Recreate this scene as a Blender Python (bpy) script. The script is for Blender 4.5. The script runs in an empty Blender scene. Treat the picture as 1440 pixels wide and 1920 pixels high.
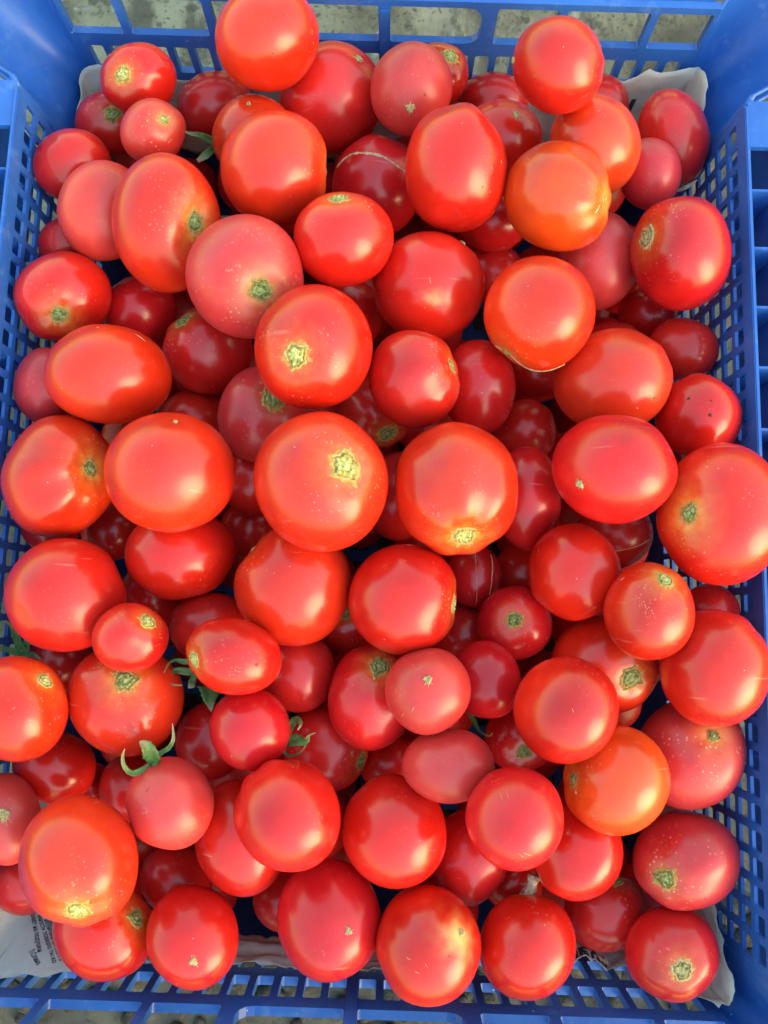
import bpy, bmesh, math, random
import numpy as np
from mathutils import Vector, Matrix, noise

R = math.radians
random.seed(5)
SC = bpy.context.scene
COL = SC.collection

CAM = [0.0095, -0.067, 0.54]
YAW, PITCH, FOCAL = 1.8, 8.0, 1420.0
TOMATOES = [
 ('big orange-red tomato at the back edge, cut off by the top of the photo', 'o', [-0.05738, 0.21723, 0.19859], [[0.00705, -0.01606, -0.01478], [-0.02456, -0.00861, -0.00236], [-0.00346, 0.01472, -0.01768]], 'none', [0.6514, 0.3387, 0.679], 0.0, '', [('nick', [0.1472, -0.8298, -0.5382], 0.0498, 1, [0.1608, -0.8712, -0.4638]), ('nick', [0.3613, -0.8089, -0.4638], 0.0498, 2, [0.4013, -0.8131, -0.4217]), ('nick', [0.2897, -0.0316, -0.9566], 0.0398, 1.5, [0.3026, -0.0687, -0.9506])], []),
 ('red tomato with a round yellow scar and pale scratches in the back left corner', 'r', [-0.12892, 0.21085, 0.1752], [[0.00629, -0.01097, -0.01075], [-0.01773, -0.00959, -0.00058], [-0.00422, 0.00847, -0.01112]], 'scar', [-0.3044, 0.3507, -0.8856], 0.282, 'y', [('scratch', [-0.317, 0.7244, -0.6122], 0.1549, 5, [-0.3162, 0.6688, -0.6728]), ('scratch', [-0.4624, 0.0788, -0.8832], 0.1268, 6, [-0.4851, 0.0294, -0.8739]), ('scratch', [-0.9094, 0.4146, -0.0342], 0.0423, 1, [-0.9221, 0.3856, -0.033])], []),
 ('dark tomato with a half-hidden green scar in front of the white paper, back left corner', 'd', [-0.15365, 0.20585, 0.146], [[0.00536, -0.01143, -0.01014], [-0.01781, -0.00923, 0.00098], [-0.00459, 0.00768, -0.01109]], 'scar', [-0.2178, -0.148, -0.9647], 0.277, 'g', [], []),
 ('small dusty pink tomato with a yellow stem scar, beside a green sepal', 'p', [-0.11604, 0.17548, 0.184], [[0.00627, -0.00977, -0.00887], [-0.01467, -0.00872, -0.00076], [-0.0042, 0.00811, -0.01191]], 'scar', [-0.1759, -0.511, -0.8414], 0.208, 'y', [], []),
 ('dark shaded tomato against the back paper, left of the topmost orange-red tomato', 'd', [-0.09685, 0.2211, 0.142], [[0.00357, -0.01328, -0.01058], [-0.02085, -0.00637, 0.00096], [-0.00391, 0.01059, -0.01463]], 'none', [-0.7054, 0.2875, 0.6479], 0.0, '', [], []),
 ('smooth red tomato against the left wall, nearest the back left corner', 'r', [-0.16166, 0.16371, 0.17118], [[0.00679, -0.01129, -0.01022], [-0.01686, -0.011, 0.00095], [-0.00638, 0.0086, -0.01374]], 'none', [0.8297, -0.1155, 0.5462], 0.0, '', [], []),
 ('matte pink tomato between the left wall tomato and the tall orange-red one', 'p', [-0.13908, 0.13266, 0.18037], [[-0.01837, 0.00464, 0.01018], [0.00971, 0.0213, 0.00782], [-0.00744, 0.00999, -0.018]], 'none', [-0.9571, -0.0067, 0.2896], 0.0, '', [], []),
 ('small shaded tomato showing only its top left edge beside the left lattice wall', 'd', [-0.16579, 0.12613, 0.15795], [[0.0055, -0.00989, -0.00753], [-0.01322, -0.00865, 0.0017], [-0.00529, 0.00583, -0.01153]], 'none', [-0.0984, 0.8454, 0.5249], 0.0, '', [], []),
 ('tall orange-red tomato with a green scar on its right side, left back part', 'o', [-0.10102, 0.1179, 0.19685], [[-0.02435, -0.00039, 0.00765], [0.00395, 0.02827, 0.014], [-0.00613, 0.01025, -0.01903]], 'scar', [-0.5544, 0.1005, -0.8262], 0.206, 'g', [], []),
 ('large dusty pink tomato with a wide green-brown scar and a fine crease', 'p', [-0.06013, 0.08899, 0.20295], [[-0.02409, -0.01319, -0.00113], [-0.01235, 0.02148, 0.01252], [-0.00446, 0.00998, -0.02157]], 'scar', [-0.1165, -0.2854, -0.9513], 0.228, 'g', [], []),
 ('orange tomato peeping out behind the upper edge of a larger orange one', 'o', [-0.06796, 0.18372, 0.16966], [[0.00772, -0.01445, -0.01141], [-0.02005, -0.00914, -0.00199], [-0.00341, 0.01103, -0.01629]], 'star', [0.7658, 0.1848, 0.616], 0.101, '', [], []),
 ('large orange tomato with a tiny scar nick at its right edge', 'o', [-0.05063, 0.15049, 0.19368], [[-0.02009, 0.0128, 0.01155], [0.01737, 0.01912, 0.00901], [-0.00372, 0.01345, -0.02142]], 'scar', [-0.7835, 0.6183, -0.0624], 0.093, '', [], []),
 ('big dark red tomato with a thin star mark, behind the back row centre', 'd', [-0.02815, 0.21547, 0.15831], [[0.00809, -0.02045, -0.01597], [-0.02744, -0.00821, -0.00338], [-0.0021, 0.01577, -0.02131]], 'star', [0.5253, 0.6754, 0.5176], 0.157, '', [], []),
 ('pink tomato in the back centre with a small brown star and dark nick', 'p', [0.01504, 0.20452, 0.18197], [[-0.0187, 0.00799, 0.00578], [0.01016, 0.01527, 0.01175], [0.00023, 0.01124, -0.01482]], 'star', [0.1731, 0.3346, 0.9263], 0.216, '', [('nick', [-0.3073, 0.0723, -0.9489], 0.0601, 3, [-0.3511, 0.0559, -0.9347])], []),
 ('red tomato behind the pink back centre one, yellow scar at its upper right', 'r', [0.02994, 0.22758, 0.16379], [[-0.00497, -0.01144, -0.00924], [-0.01549, 0.00454, 0.00272], [0.00065, 0.00933, -0.01191]], 'scar', [-0.7258, -0.1648, -0.6679], 0.305, 'y', [], []),
 ('dull dark tomato half hidden below the slotted back wall, right of centre', 'd', [0.06238, 0.22546, 0.14656], [[-0.00091, -0.01184, -0.00893], [-0.01972, 0.00226, -0.00098], [0.00175, 0.00968, -0.01303]], 'none', [-0.3105, -0.6516, 0.6921], 0.0, '', [], []),
 ('round bright red tomato standing high against the back wall on the right', 'r', [0.08347, 0.19349, 0.21569], [[-0.00949, -0.01227, -0.01204], [-0.01904, 0.01061, 0.00419], [0.00347, 0.01223, -0.01522]], 'star', [-0.443, -0.8711, 0.2121], 0.133, '', [], []),
 ('sliver of dark tomato between the round high red one and the torn paper', 'd', [0.12198, 0.22667, 0.14656], [[-0.00439, -0.01049, -0.00909], [-0.01617, 0.00654, 0.00026], [0.00338, 0.00883, -0.01183]], 'none', [-0.7023, 0.6518, 0.2863], 0.0, '', [], []),
 ('pinkish red tomato with a pale star, behind the tall egg-shaped red one', 'r', [0.06472, 0.19059, 0.163], [[-0.00543, -0.01522, -0.01121], [-0.02087, 0.00645, 0.00135], [0.00237, 0.01104, -0.01616]], 'star', [0.678, 0.1366, 0.7223], 0.183, '', [], []),
 ('tall egg-shaped red tomato with a brown blemish and bright glint on its right', 'r', [0.03756, 0.14928, 0.1994], [[-0.02452, -0.00101, -0.00267], [-0.00264, 0.0242, 0.01518], [0.00175, 0.01352, -0.02129]], 'none', [-0.1569, 0.6422, 0.7503], 0.0, '', [('nick', [-0.6663, -0.0062, -0.7457], 0.0739, 2.6, [-0.6625, -0.0371, -0.7482]), ('nick', [-0.4922, -0.2391, -0.837], 0.0277, 2, [-0.4719, -0.2653, -0.8408]), ('nick', [-0.625, -0.3201, -0.712], 0.0222, 1, [-0.6666, -0.3232, -0.6717]), ('scratch', [-0.857, 0.1015, -0.5052], 0.037, 3, [-0.8642, 0.0702, -0.4982])], []),
 ('crimson tomato circled by a corky tan line across its top', 'c', [-0.00204, 0.16901, 0.15], [[-0.02474, -0.00016, 0.00063], [0.0002, 0.02247, 0.01361], [-0.00061, 0.01254, -0.02072]], 'none', [0.1977, 0.844, 0.4987], 0.0, '', [], [[[0.8706, 0.3657, -0.3292], [0.7173, 0.5255, -0.4576], [0.5437, 0.6153, -0.5708], [0.2006, 0.6202, -0.7583], [-0.1387, 0.5721, -0.8083], [-0.4265, 0.4374, -0.7917], [-0.6515, 0.3101, -0.6924]]]),
 ('medium red tomato with a yellow scar on its top edge, left of centre', 'r', [-0.01511, 0.11078, 0.20094], [[0.00224, -0.01883, -0.01005], [-0.02363, -0.00292, 0.00019], [-0.00138, 0.00995, -0.01898]], 'scar', [-0.897, -0.0038, -0.4421], 0.217, 'y', [], []),
 ('red tomato tilted right with a faint orange patch, below the egg-shaped one', 'r', [0.02659, 0.09883, 0.17707], [[0.0005, -0.02445, -0.01117], [-0.0283, 3e-05, -0.00132], [0.00112, 0.01089, -0.02383]], 'star', [0.8048, 0.5887, 0.0763], 0.114, '', [('blush', [0.1782, -0.1136, -0.9774], 0.1143, 2, [0.1961, -0.145, -0.9698]), ('scratch', [-0.1177, -0.0257, -0.9927], 0.0762, 4, [-0.0825, -0.0328, -0.9961])], []),
 ('glossy red tomato with a round yellow-green scar ringed in brown', 'r', [-0.02588, 0.05243, 0.21254], [[-0.02578, 0.00391, 0.00422], [0.00534, 0.02569, 0.00881], [-0.00235, 0.00792, -0.02172]], 'scar', [0.2643, -0.1958, -0.9444], 0.245, 'y', [], []),
 ('smooth orange tomato in the back right part with no mark showing', 'y', [0.109, 0.17341, 0.18635], [[-0.01394, -0.01078, -0.01127], [-0.01758, 0.01631, 0.00615], [0.0049, 0.01184, -0.01741]], 'none', [0.8759, -0.4041, 0.2637], 0.0, '', [], []),
 ('large yellow-orange tomato with a nick on its right edge and warm glow', 'y', [0.08731, 0.13651, 0.19953], [[-0.01274, -0.01616, -0.0126], [-0.02226, 0.01467, 0.00369], [0.00466, 0.01219, -0.02039]], 'scar', [-0.5448, -0.7454, -0.3842], 0.086, '', [('cork', [-0.2871, -0.7049, -0.6486], 0.1244, 6, [-0.324, -0.7043, -0.6316])], []),
 ('dark red tomato in the back right corner under the torn white paper', 'd', [0.15895, 0.19715, 0.15898], [[-0.01545, -0.00348, -0.00848], [-0.01041, 0.02088, 0.01041], [0.00624, 0.01103, -0.01592]], 'none', [-0.5124, -0.375, 0.7726], 0.0, '', [], []),
 ('small dusty rose tomato in the back right corner, lying on a dark larger one', 'p', [0.14248, 0.16946, 0.16904], [[-0.01377, -0.00236, -0.00644], [-0.00607, 0.0151, 0.00745], [0.00456, 0.00811, -0.01272]], 'none', [0.103, 0.8277, 0.5517], 0.0, '', [], []),
 ('big crimson tomato with a brown-green scar on its left, near the right lattice', 'c', [0.15125, 0.11683, 0.18421], [[-0.02083, -0.00349, -0.01012], [-0.00854, 0.02432, 0.00918], [0.00802, 0.01041, -0.02014]], 'scar', [0.6161, 0.4694, -0.6325], 0.237, 't', [], []),
 ('pink-red tomato half hidden behind two orange ones on the right', 'p', [0.11808, 0.12607, 0.15735], [[-0.02028, 0.00046, -0.00553], [-0.00245, 0.023, 0.01092], [0.00541, 0.00962, -0.01906]], 'none', [0.7962, -0.5114, 0.3232], 0.0, '', [], []),
 ('big orange-red tomato with a greenish line under its lower left edge', 'o', [0.07697, 0.07515, 0.20448], [[-0.02271, -0.00771, -0.00785], [-0.0103, 0.02268, 0.00755], [0.00443, 0.00934, -0.02204]], 'scar', [0.8397, -0.4569, -0.2936], 0.131, '', [], [[[0.9637, -0.2356, -0.1254], [0.7969, -0.5119, -0.3208], [0.5411, -0.7922, -0.2822], [0.2414, -0.9522, -0.1871], [-0.1455, -0.9871, -0.0673]]]),
 ('small dark tomato peeping between two large red ones right of centre', 'd', [0.06709, 0.13066, 0.12753], [[-0.00358, -0.01413, -0.00728], [-0.01714, 0.00447, -0.00025], [0.00202, 0.00692, -0.01444]], 'none', [-0.7408, -0.1098, 0.6627], 0.0, '', [], []),
 ('dark tomato in the gap under the tall egg-shaped tomato', 'd', [0.06234, 0.15019, 0.15275], [[-0.00245, -0.01431, -0.00836], [-0.01878, 0.00355, -0.00057], [0.00201, 0.00826, -0.01472]], 'none', [-0.4198, -0.7526, 0.5073], 0.0, '', [], []),
 ('creased red tomato with a pale green scar, against the left wall', 'r', [-0.15763, 0.08865, 0.17572], [[-0.01498, 0.01034, 0.01131], [0.01433, 0.01905, 0.00156], [-0.00733, 0.00683, -0.01598]], 'scar', [-0.1711, -0.3609, -0.9168], 0.225, 'g', [], []),
 ('small crimson tomato wedged behind the wide orange-red tomato at left', 'c', [-0.12876, 0.0942, 0.146], [[0.0069, -0.01466, -0.00842], [-0.01772, -0.00964, 0.00228], [-0.00565, 0.00659, -0.0161]], 'none', [0.2391, 0.8201, 0.5199], 0.0, '', [], []),
 ('dark crimson tomato with a pale scar at its upper left edge, left of centre', 'c', [-0.08806, 0.07078, 0.15298], [[0.01427, -0.015, -0.00895], [-0.01748, -0.01589, -0.00125], [-0.00507, 0.00716, -0.02012]], 'scar', [-0.9299, -0.0087, -0.3678], 0.263, 'g', [], []),
 ('wide oval orange-red tomato lying sideways with small scuffs on its top right', 'o', [-0.12558, 0.04431, 0.1903], [[0.00039, -0.02224, -0.00724], [-0.0271, -0.00352, 0.00938], [-0.00853, 0.00703, -0.02209]], 'none', [-0.5971, 0.617, 0.5126], 0.0, '', [('scratch', [-0.7486, -0.4938, -0.4425], 0.1225, 3, [-0.7253, -0.5197, -0.4516]), ('scratch', [-0.9, 0.1468, -0.4104], 0.0377, 2, [-0.885, 0.1171, -0.4507])], []),
 ('dull pink tomato against the left wall, half covered by the wide oval one', 'p', [-0.16317, 0.04308, 0.17218], [[-0.01382, 0.0005, 0.00664], [0.00271, 0.01845, 0.00425], [-0.00667, 0.00426, -0.01422]], 'none', [-0.4681, 0.525, 0.7109], 0.0, '', [], []),
 ('large ribbed orange tomato at the left wall with a green-brown scar on its right', 'o', [-0.14831, -0.00417, 0.18126], [[-0.02306, 0.00214, 0.01054], [0.00421, 0.0292, 0.00326], [-0.01038, 0.00413, -0.0236]], 'scar', [-0.549, 0.2691, -0.7913], 0.179, 'g', [], []),
 ('large smooth orange tomato with a tiny pale tip at its upper edge, left side', 'o', [-0.0882, -0.00505, 0.20484], [[0.0038, -0.02605, -0.00593], [-0.02719, -0.00555, 0.00693], [-0.00727, 0.00461, -0.02495]], 'star', [0.8107, 0.1738, 0.559], 0.068, '', [], []),
 ('speckled pink tomato with a grey-green scar half covered by a glossy red one', 'p', [-0.0552, 0.03221, 0.16984], [[-0.0213, 0.00039, 0.00383], [0.00153, 0.02362, 0.00607], [-0.00317, 0.00486, -0.01814]], 'scar', [-0.255, 0.4016, -0.8796], 0.322, 'g', [], []),
 ('dark tomato peeping out above the large smooth orange one', 'd', [-0.09865, 0.03407, 0.13395], [[-0.01762, 0.00642, 0.0063], [0.00778, 0.0188, 0.00261], [-0.00479, 0.00448, -0.01798]], 'none', [0.1059, -0.9001, 0.4227], 0.0, '', [], []),
 ('largest orange-red tomato in the centre with a bright yellow ragged scar', 'o', [-0.01978, -0.00838, 0.21087], [[-0.02774, -0.00995, 0.0007], [-0.01009, 0.02856, 0.00599], [-0.00226, 0.00453, -0.02544]], 'scar', [-0.4157, 0.1159, -0.9021], 0.264, 'y', [('scratch', [-0.1294, 0.5907, -0.7964], 0.0388, 3, [-0.1593, 0.5925, -0.7897]), ('scratch', [0.2135, 0.5422, -0.8127], 0.031, 2, [0.1897, 0.5244, -0.8301])], []),
 ('heart-shaped red tomato with a yellow crack on its right edge, centre', 'r', [0.02003, 0.04473, 0.1958], [[-0.02063, -0.00461, -0.00213], [-0.00545, 0.02128, 0.00675], [0.00061, 0.00648, -0.01996]], 'scar', [-0.9494, 0.1306, -0.2855], 0.18, '', [('cork', [-0.9655, 0.0852, -0.2462], 0.1575, 5, [-0.972, 0.0432, -0.2311])], []),
 ('deep red tomato behind the heart-shaped one with a soft pink sheen', 'c', [0.05383, 0.05063, 0.167], [[-0.01865, -0.00083, -0.00248], [-0.00195, 0.02296, 0.00702], [0.00228, 0.00605, -0.01917]], 'none', [-0.822, -0.4035, 0.4018], 0.0, '', [], []),
 ('dark shaded tomato with a brown scar, deep between the central big ones', 'd', [0.00215, 0.04122, 0.15], [[0.00209, -0.0193, -0.0054], [-0.02021, -0.00213, -0.00021], [-0.00035, 0.00514, -0.01852]], 'scar', [0.6396, -0.2768, -0.7171], 0.306, 'g', [], []),
 ('narrow strip of dark tomato between the two biggest central tomatoes', 'd', [0.01535, -0.00291, 0.146], [[-0.01963, -0.00058, -0.00039], [-0.00076, 0.02325, 0.00377], [0.0003, 0.00328, -0.02017]], 'none', [-0.8569, 0.2616, 0.4441], 0.0, '', [], []),
 ('large orange-red tomato in the centre with a yellow scar on its lower edge', 'o', [0.04005, -0.00824, 0.203], [[-0.02735, -0.00457, -0.00329], [-0.00546, 0.02935, 0.00462], [0.00245, 0.00472, -0.02708]], 'scar', [-0.0094, -0.7814, -0.624], 0.247, 'y', [], []),
 ('broad orange-red tomato on the right with a tiny nick, above a crimson one', 'o', [0.11653, 0.05097, 0.18336], [[0.00025, -0.02387, -0.00783], [-0.02693, 0.00214, -0.0074], [0.00691, 0.00761, -0.02301]], 'none', [-0.4897, -0.7445, 0.4537], 0.0, '', [('speck', [0.2874, -0.6602, -0.694], 0.038, 2.4, [0.2596, -0.6822, -0.6836]), ('scratch', [0.4773, -0.412, -0.7762], 0.038, 2, [0.4904, -0.445, -0.7493])], []),
 ('dark tomato top showing behind the broad orange-red tomato at right', 'd', [0.1317, 0.08049, 0.137], [[-0.01107, -0.01262, -0.00798], [-0.01488, 0.01292, 0.00021], [0.00498, 0.00601, -0.01642]], 'none', [-0.7386, 0.1941, 0.6456], 0.0, '', [], []),
 ('dark red tomato with a squarish pink sheen by the right lattice wall', 'd', [0.16246, 0.07815, 0.15617], [[-0.00413, -0.01386, -0.00689], [-0.01627, 0.00679, -0.00392], [0.00565, 0.00536, -0.01417]], 'none', [-0.5665, 0.3447, 0.7485], 0.0, '', [], []),
 ('red tomato with tiny black specks near the right wall', 'r', [0.16026, 0.03539, 0.17916], [[-0.01633, -0.00645, -0.00866], [-0.0085, 0.01903, 0.00185], [0.00717, 0.00487, -0.01716]], 'none', [0.3188, 0.6826, 0.6576], 0.0, '', [('speck', [0.0328, 0.4727, -0.8806], 0.0444, 1.5, [-0.0122, 0.4871, -0.8733]), ('speck', [-0.2531, -0.0512, -0.9661], 0.042, 1, [-0.2958, -0.069, -0.9528]), ('speck', [-0.3987, 0.236, -0.8862], 0.0222, 1, [-0.4415, 0.2181, -0.8704])], []),
 ('small deep red tomato with a faint violet sheen in a black gap', 'd', [0.08241, 0.03505, 0.142], [[-0.01406, -0.00803, -0.00464], [-0.00899, 0.01454, 0.00208], [0.00283, 0.00396, -0.01543]], 'none', [-0.7728, 0.4099, 0.4845], 0.0, '', [], []),
 ('tall crimson tomato squeezed right of the large central one with the low scar', 'c', [0.078, -0.0057, 0.167], [[-0.01745, -0.00014, -0.00323], [-0.00096, 0.02567, 0.00404], [0.00364, 0.00326, -0.01982]], 'none', [-0.5601, -0.6303, 0.5376], 0.0, '', [], []),
 ('broad crimson-pink tomato with a small tan star at its lower left', 'c', [0.10885, 0.00149, 0.21058], [[-0.00412, -0.023, -0.00603], [-0.0254, 0.00622, -0.00639], [0.00686, 0.00473, -0.02274]], 'star', [-0.3819, -0.445, 0.81], 0.145, '', [], []),
 ('huge orange-red tomato over the right rim with a deep green stem scar', 'r', [0.15776, -0.01627, 0.20555], [[-0.02458, 0.00082, -0.01081], [-0.00087, 0.03143, 0.00438], [0.00949, 0.00325, -0.02141]], 'scar', [0.5127, 0.027, -0.8582], 0.171, 'g', [('scratch', [0.1817, -0.2911, -0.9393], 0.0233, 1, [0.1509, -0.2906, -0.9449])], []),
 ('dark tomato crossed by a faint ring line, under the broad crimson-pink one', 'd', [0.12969, -0.01864, 0.142], [[0.00217, -0.01838, -0.00158], [-0.01845, -0.00168, -0.00578], [0.00518, 0.00208, -0.01715]], 'none', [-0.8329, 0.4934, 0.2508], 0.0, '', [], [[[0.4625, 0.4434, -0.7678], [0.458, -0.2051, -0.865], [0.2554, -0.8335, -0.4899]]]),
 ('dark red bit of tomato low beside the left lattice, under the ribbed orange one', 'd', [-0.16471, -0.02462, 0.15001], [[-0.01311, -0.00213, 0.00563], [-0.00145, 0.01497, 0.00228], [-0.00571, 0.00139, -0.01278]], 'none', [0.6427, 0.4208, 0.6402], 0.0, '', [], []),
 ('large red tomato at the left wall with a jagged glossy highlight', 'r', [-0.1386, -0.06108, 0.18541], [[-0.01918, -0.01574, 0.00777], [-0.01489, 0.0214, 0.00659], [-0.00968, 0.00039, -0.02318]], 'none', [-0.7652, -0.118, 0.6329], 0.0, '', [], []),
 ('wide red tomato with an arched highlight, under the large smooth orange one', 'r', [-0.0904, -0.03865, 0.17002], [[0.00177, -0.02222, -0.00218], [-0.02565, -0.00271, 0.00674], [-0.00603, 0.00171, -0.02235]], 'none', [0.7498, -0.2154, 0.6256], 0.0, '', [], []),
 ('pale orange tomato left of centre, below the largest central one', 'o', [-0.03387, -0.05281, 0.17916], [[-0.02662, -0.00829, 0.00289], [-0.0083, 0.02737, 0.00207], [-0.00321, 0.00105, -0.02672]], 'scar', [0.5778, 0.8113, -0.0886], 0.088, '', [], []),
 ('large red tomato with a thin tan scar seen edge-on at its right', 'r', [0.01802, -0.05799, 0.18972], [[0.00615, -0.02449, -0.00047], [-0.02465, -0.00618, -0.00076], [0.00059, 0.00062, -0.02406]], 'scar', [0.3221, -0.9183, -0.23], 0.192, 'y', [], []),
 ('small crimson tomato with fine vertical corky lines', 'c', [0.05583, -0.04369, 0.146], [[-0.01419, 0.00021, -0.00166], [0.00013, 0.01651, 0.00099], [0.0017, 0.00086, -0.01448]], 'none', [0.8575, 0.2974, 0.4199], 0.0, '', [], [[[0.0067, 0.8171, -0.5764], [-0.047, 0.3223, -0.9455], [-0.1115, -0.4816, -0.8693], [-0.0886, -0.8816, -0.4636]], [[-0.5463, 0.672, -0.4999], [-0.6169, 0.0192, -0.7868], [-0.5452, -0.5514, -0.6315]]]),
 ('nearly black tomato in the gap right of the corky-lined one', 'd', [0.08467, -0.04057, 0.132], [[-0.01536, 0.0065, -0.00241], [0.00635, 0.01583, 0.0022], [0.00292, 0.00103, -0.01587]], 'none', [-0.773, -0.5085, 0.3793], 0.0, '', [], []),
 ('pinkish red round tomato without marks, right of the corky-lined one', 'r', [0.09768, -0.04247, 0.18428], [[-0.02055, 0.00262, -0.00492], [0.00238, 0.02271, 0.00215], [0.00504, 0.0014, -0.02033]], 'none', [0.6229, -0.1394, 0.7698], 0.0, '', [], []),
 ('round orange tomato with white scuffs and a yellow oval scar on top', 'o', [0.12461, -0.06018, 0.20734], [[-0.01763, 0.00357, -0.00604], [0.00364, 0.02087, 0.00169], [0.00624, 0.00037, -0.01803]], 'scar', [-0.2256, 0.7465, -0.6259], 0.224, 'y', [('scuff', [0.0594, 0.0687, -0.9959], 0.1677, 1.6, [0.0258, 0.043, -0.9987]), ('scuff', [0.3081, 0.1906, -0.9321], 0.1006, 1.6, [0.2643, 0.1842, -0.9467]), ('scuff', [-0.0695, -0.1369, -0.9881], 0.1118, 1.4, [-0.0977, -0.1676, -0.981]), ('scuff', [-0.5063, -0.0513, -0.8609], 0.0894, 1, [-0.5492, -0.0429, -0.8346]), ('scuff', [-0.312, 0.1515, -0.9379], 0.0782, 1, [-0.3546, 0.1598, -0.9213]), ('scratch', [0.6791, 0.555, -0.4803], 0.0671, 2, [0.6436, 0.5829, -0.496])], []),
 ('small crimson tomato with a yellow-green scar in the middle of its face', 'c', [0.07397, -0.06711, 0.1621], [[0.0102, -0.01482, 0.00175], [-0.015, -0.01062, -0.00256], [0.00267, -0.0, -0.01568]], 'scar', [-0.0898, -0.0324, -0.9954], 0.255, 'g', [], []),
 ('shaded dark tomato in the gap above the small plum-like red one', 'd', [-0.11511, -0.05741, 0.132], [[-0.01131, -0.01112, 0.0032], [-0.0109, 0.01212, 0.00361], [-0.00456, 0.00035, -0.01493]], 'none', [0.4987, -0.701, 0.5098], 0.0, '', [], []),
 ('small plum-like red tomato with a yellow scar, on top at the left', 'r', [-0.10337, -0.07887, 0.19674], [[-0.00039, -0.01532, 0.00066], [-0.01563, 0.00062, 0.00512], [-0.00471, -0.0005, -0.01433]], 'scar', [-0.5054, -0.4269, -0.7499], 0.261, 'y', [], []),
 ('dark red tomato behind the oval pinkish one with a scuff', 'd', [-0.07828, -0.0746, 0.1542], [[-0.0021, -0.01784, 0.00083], [-0.01929, 0.00248, 0.00435], [-0.00399, -0.00035, -0.01753]], 'none', [0.5147, -0.7946, 0.3221], 0.0, '', [], []),
 ('oval pinkish red tomato lying on its side, yellow scar at left and a scuff', 'r', [-0.05641, -0.08571, 0.19905], [[-0.0026, -0.01631, 0.0014], [-0.02076, 0.00363, 0.00382], [-0.00339, -0.00096, -0.01755]], 'scar', [0.3115, 0.8397, -0.4448], 0.246, 'y', [('scuff', [0.3943, -0.118, -0.9114], 0.1597, 1.6, [0.3672, -0.1528, -0.9175]), ('nick', [0.1151, -0.4834, -0.8678], 0.0491, 1, [0.105, -0.5251, -0.8445]), ('nick', [-0.0333, -0.6434, -0.7648], 0.0369, 1, [-0.0438, -0.6863, -0.726]), ('nick', [0.0436, 0.1031, -0.9937], 0.0491, 3, [0.0247, 0.0651, -0.9976])], []),
 ('dark crimson tomato right of the oval pinkish one with a scuff', 'd', [-0.0318, -0.09443, 0.1582], [[-0.01778, -0.00366, 0.00219], [-0.00406, 0.01918, -0.00094], [-0.00193, -0.00128, -0.01785]], 'none', [-0.3114, 0.8052, 0.5046], 0.0, '', [], []),
 ('dark tomato with a small brown-green scar under the pale orange one', 'd', [-0.00846, -0.06901, 0.142], [[-0.00064, -0.01589, 0.00011], [-0.01659, 0.00067, 0.00075], [-0.00063, -7e-05, -0.01398]], 'scar', [-0.304, 0.1534, -0.9402], 0.271, 'g', [], []),
 ('crimson tomato with a ringed green scar, left of a pink one with a star', 'c', [0.00558, -0.10382, 0.17003], [[-0.02117, 0.00258, -3e-05], [0.00304, 0.02485, -0.00252], [-0.00023, -0.00218, -0.0219]], 'scar', [-0.054, 0.5815, -0.8117], 0.259, 'g', [], []),
 ('small pink tomato with a tan star in the middle and two pale scratches', 'p', [0.02993, -0.09796, 0.19903], [[0.00486, -0.01769, 0.0019], [-0.01828, -0.00508, -0.00063], [0.00097, -0.00147, -0.01613]], 'star', [0.2059, 0.0769, 0.9755], 0.198, '', [('scratch', [0.443, 0.6739, -0.5912], 0.1235, 7, [0.4076, 0.6392, -0.6522]), ('scratch', [0.3457, 0.4001, -0.8488], 0.1481, 8, [0.3062, 0.3735, -0.8756])], []),
 ('small smooth crimson tomato right of the pink one with a star', 'c', [0.05775, -0.09384, 0.17611], [[-0.01638, -0.00286, -0.00196], [-0.00289, 0.01771, -0.0017], [0.00216, -0.0012, -0.01632]], 'none', [-0.0438, -0.8547, 0.5172], 0.0, '', [], []),
 ('dark sliver of tomato between the thin-scarred red one and the small crimson one', 'd', [0.05119, -0.07464, 0.137], [[0.00884, -0.01322, 0.00117], [-0.01341, -0.00907, -0.00122], [0.00157, -0.00029, -0.0152]], 'none', [0.5862, 0.6809, 0.4389], 0.0, '', [], []),
 ('long red tomato with a green-brown scar low right, under the scuffed orange one', 'r', [0.11694, -0.08532, 0.167], [[0.00168, -0.0232, 0.00163], [-0.02457, -0.00227, -0.00698], [0.00642, -0.00109, -0.0223]], 'scar', [0.3341, -0.4808, -0.8107], 0.266, 'g', [], []),
 ('big red tomato leaning over the right rim, lower right', 'r', [0.15679, -0.08412, 0.19749], [[-0.01961, 0.0066, -0.00878], [0.00742, 0.02465, 0.00195], [0.00903, -0.00105, -0.021]], 'none', [-0.4101, 0.812, 0.4152], 0.0, '', [], []),
 ('bright red glossy tomato with a faint mark in its middle, lower right', 'r', [0.08828, -0.10296, 0.20658], [[-0.01658, 0.01264, -0.00529], [0.01358, 0.01833, 0.00123], [0.00482, -0.0022, -0.02038]], 'none', [0.4447, 0.7574, 0.4782], 0.0, '', [('scratch', [-0.1008, 0.0678, -0.9926], 0.05, 3, [-0.1324, 0.0481, -0.99])], []),
 ('dark tomato behind the big one leaning over the right rim', 'd', [0.16629, -0.0596, 0.17116], [[-0.01124, 0.00596, -0.00466], [0.00577, 0.013, 0.00271], [0.0052, 0.00025, -0.01224]], 'none', [-0.6979, 0.2359, 0.6762], 0.0, '', [], []),
 ('orange-red tomato cut by the left photo edge, yellow scar at its right', 'o', [-0.1514, -0.11137, 0.19528], [[-0.016, -0.00917, 0.00867], [-0.01068, 0.02082, 0.0023], [-0.00874, -0.00241, -0.01872]], 'scar', [-0.706, 0.2862, -0.6478], 0.202, 'y', [], []),
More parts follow.
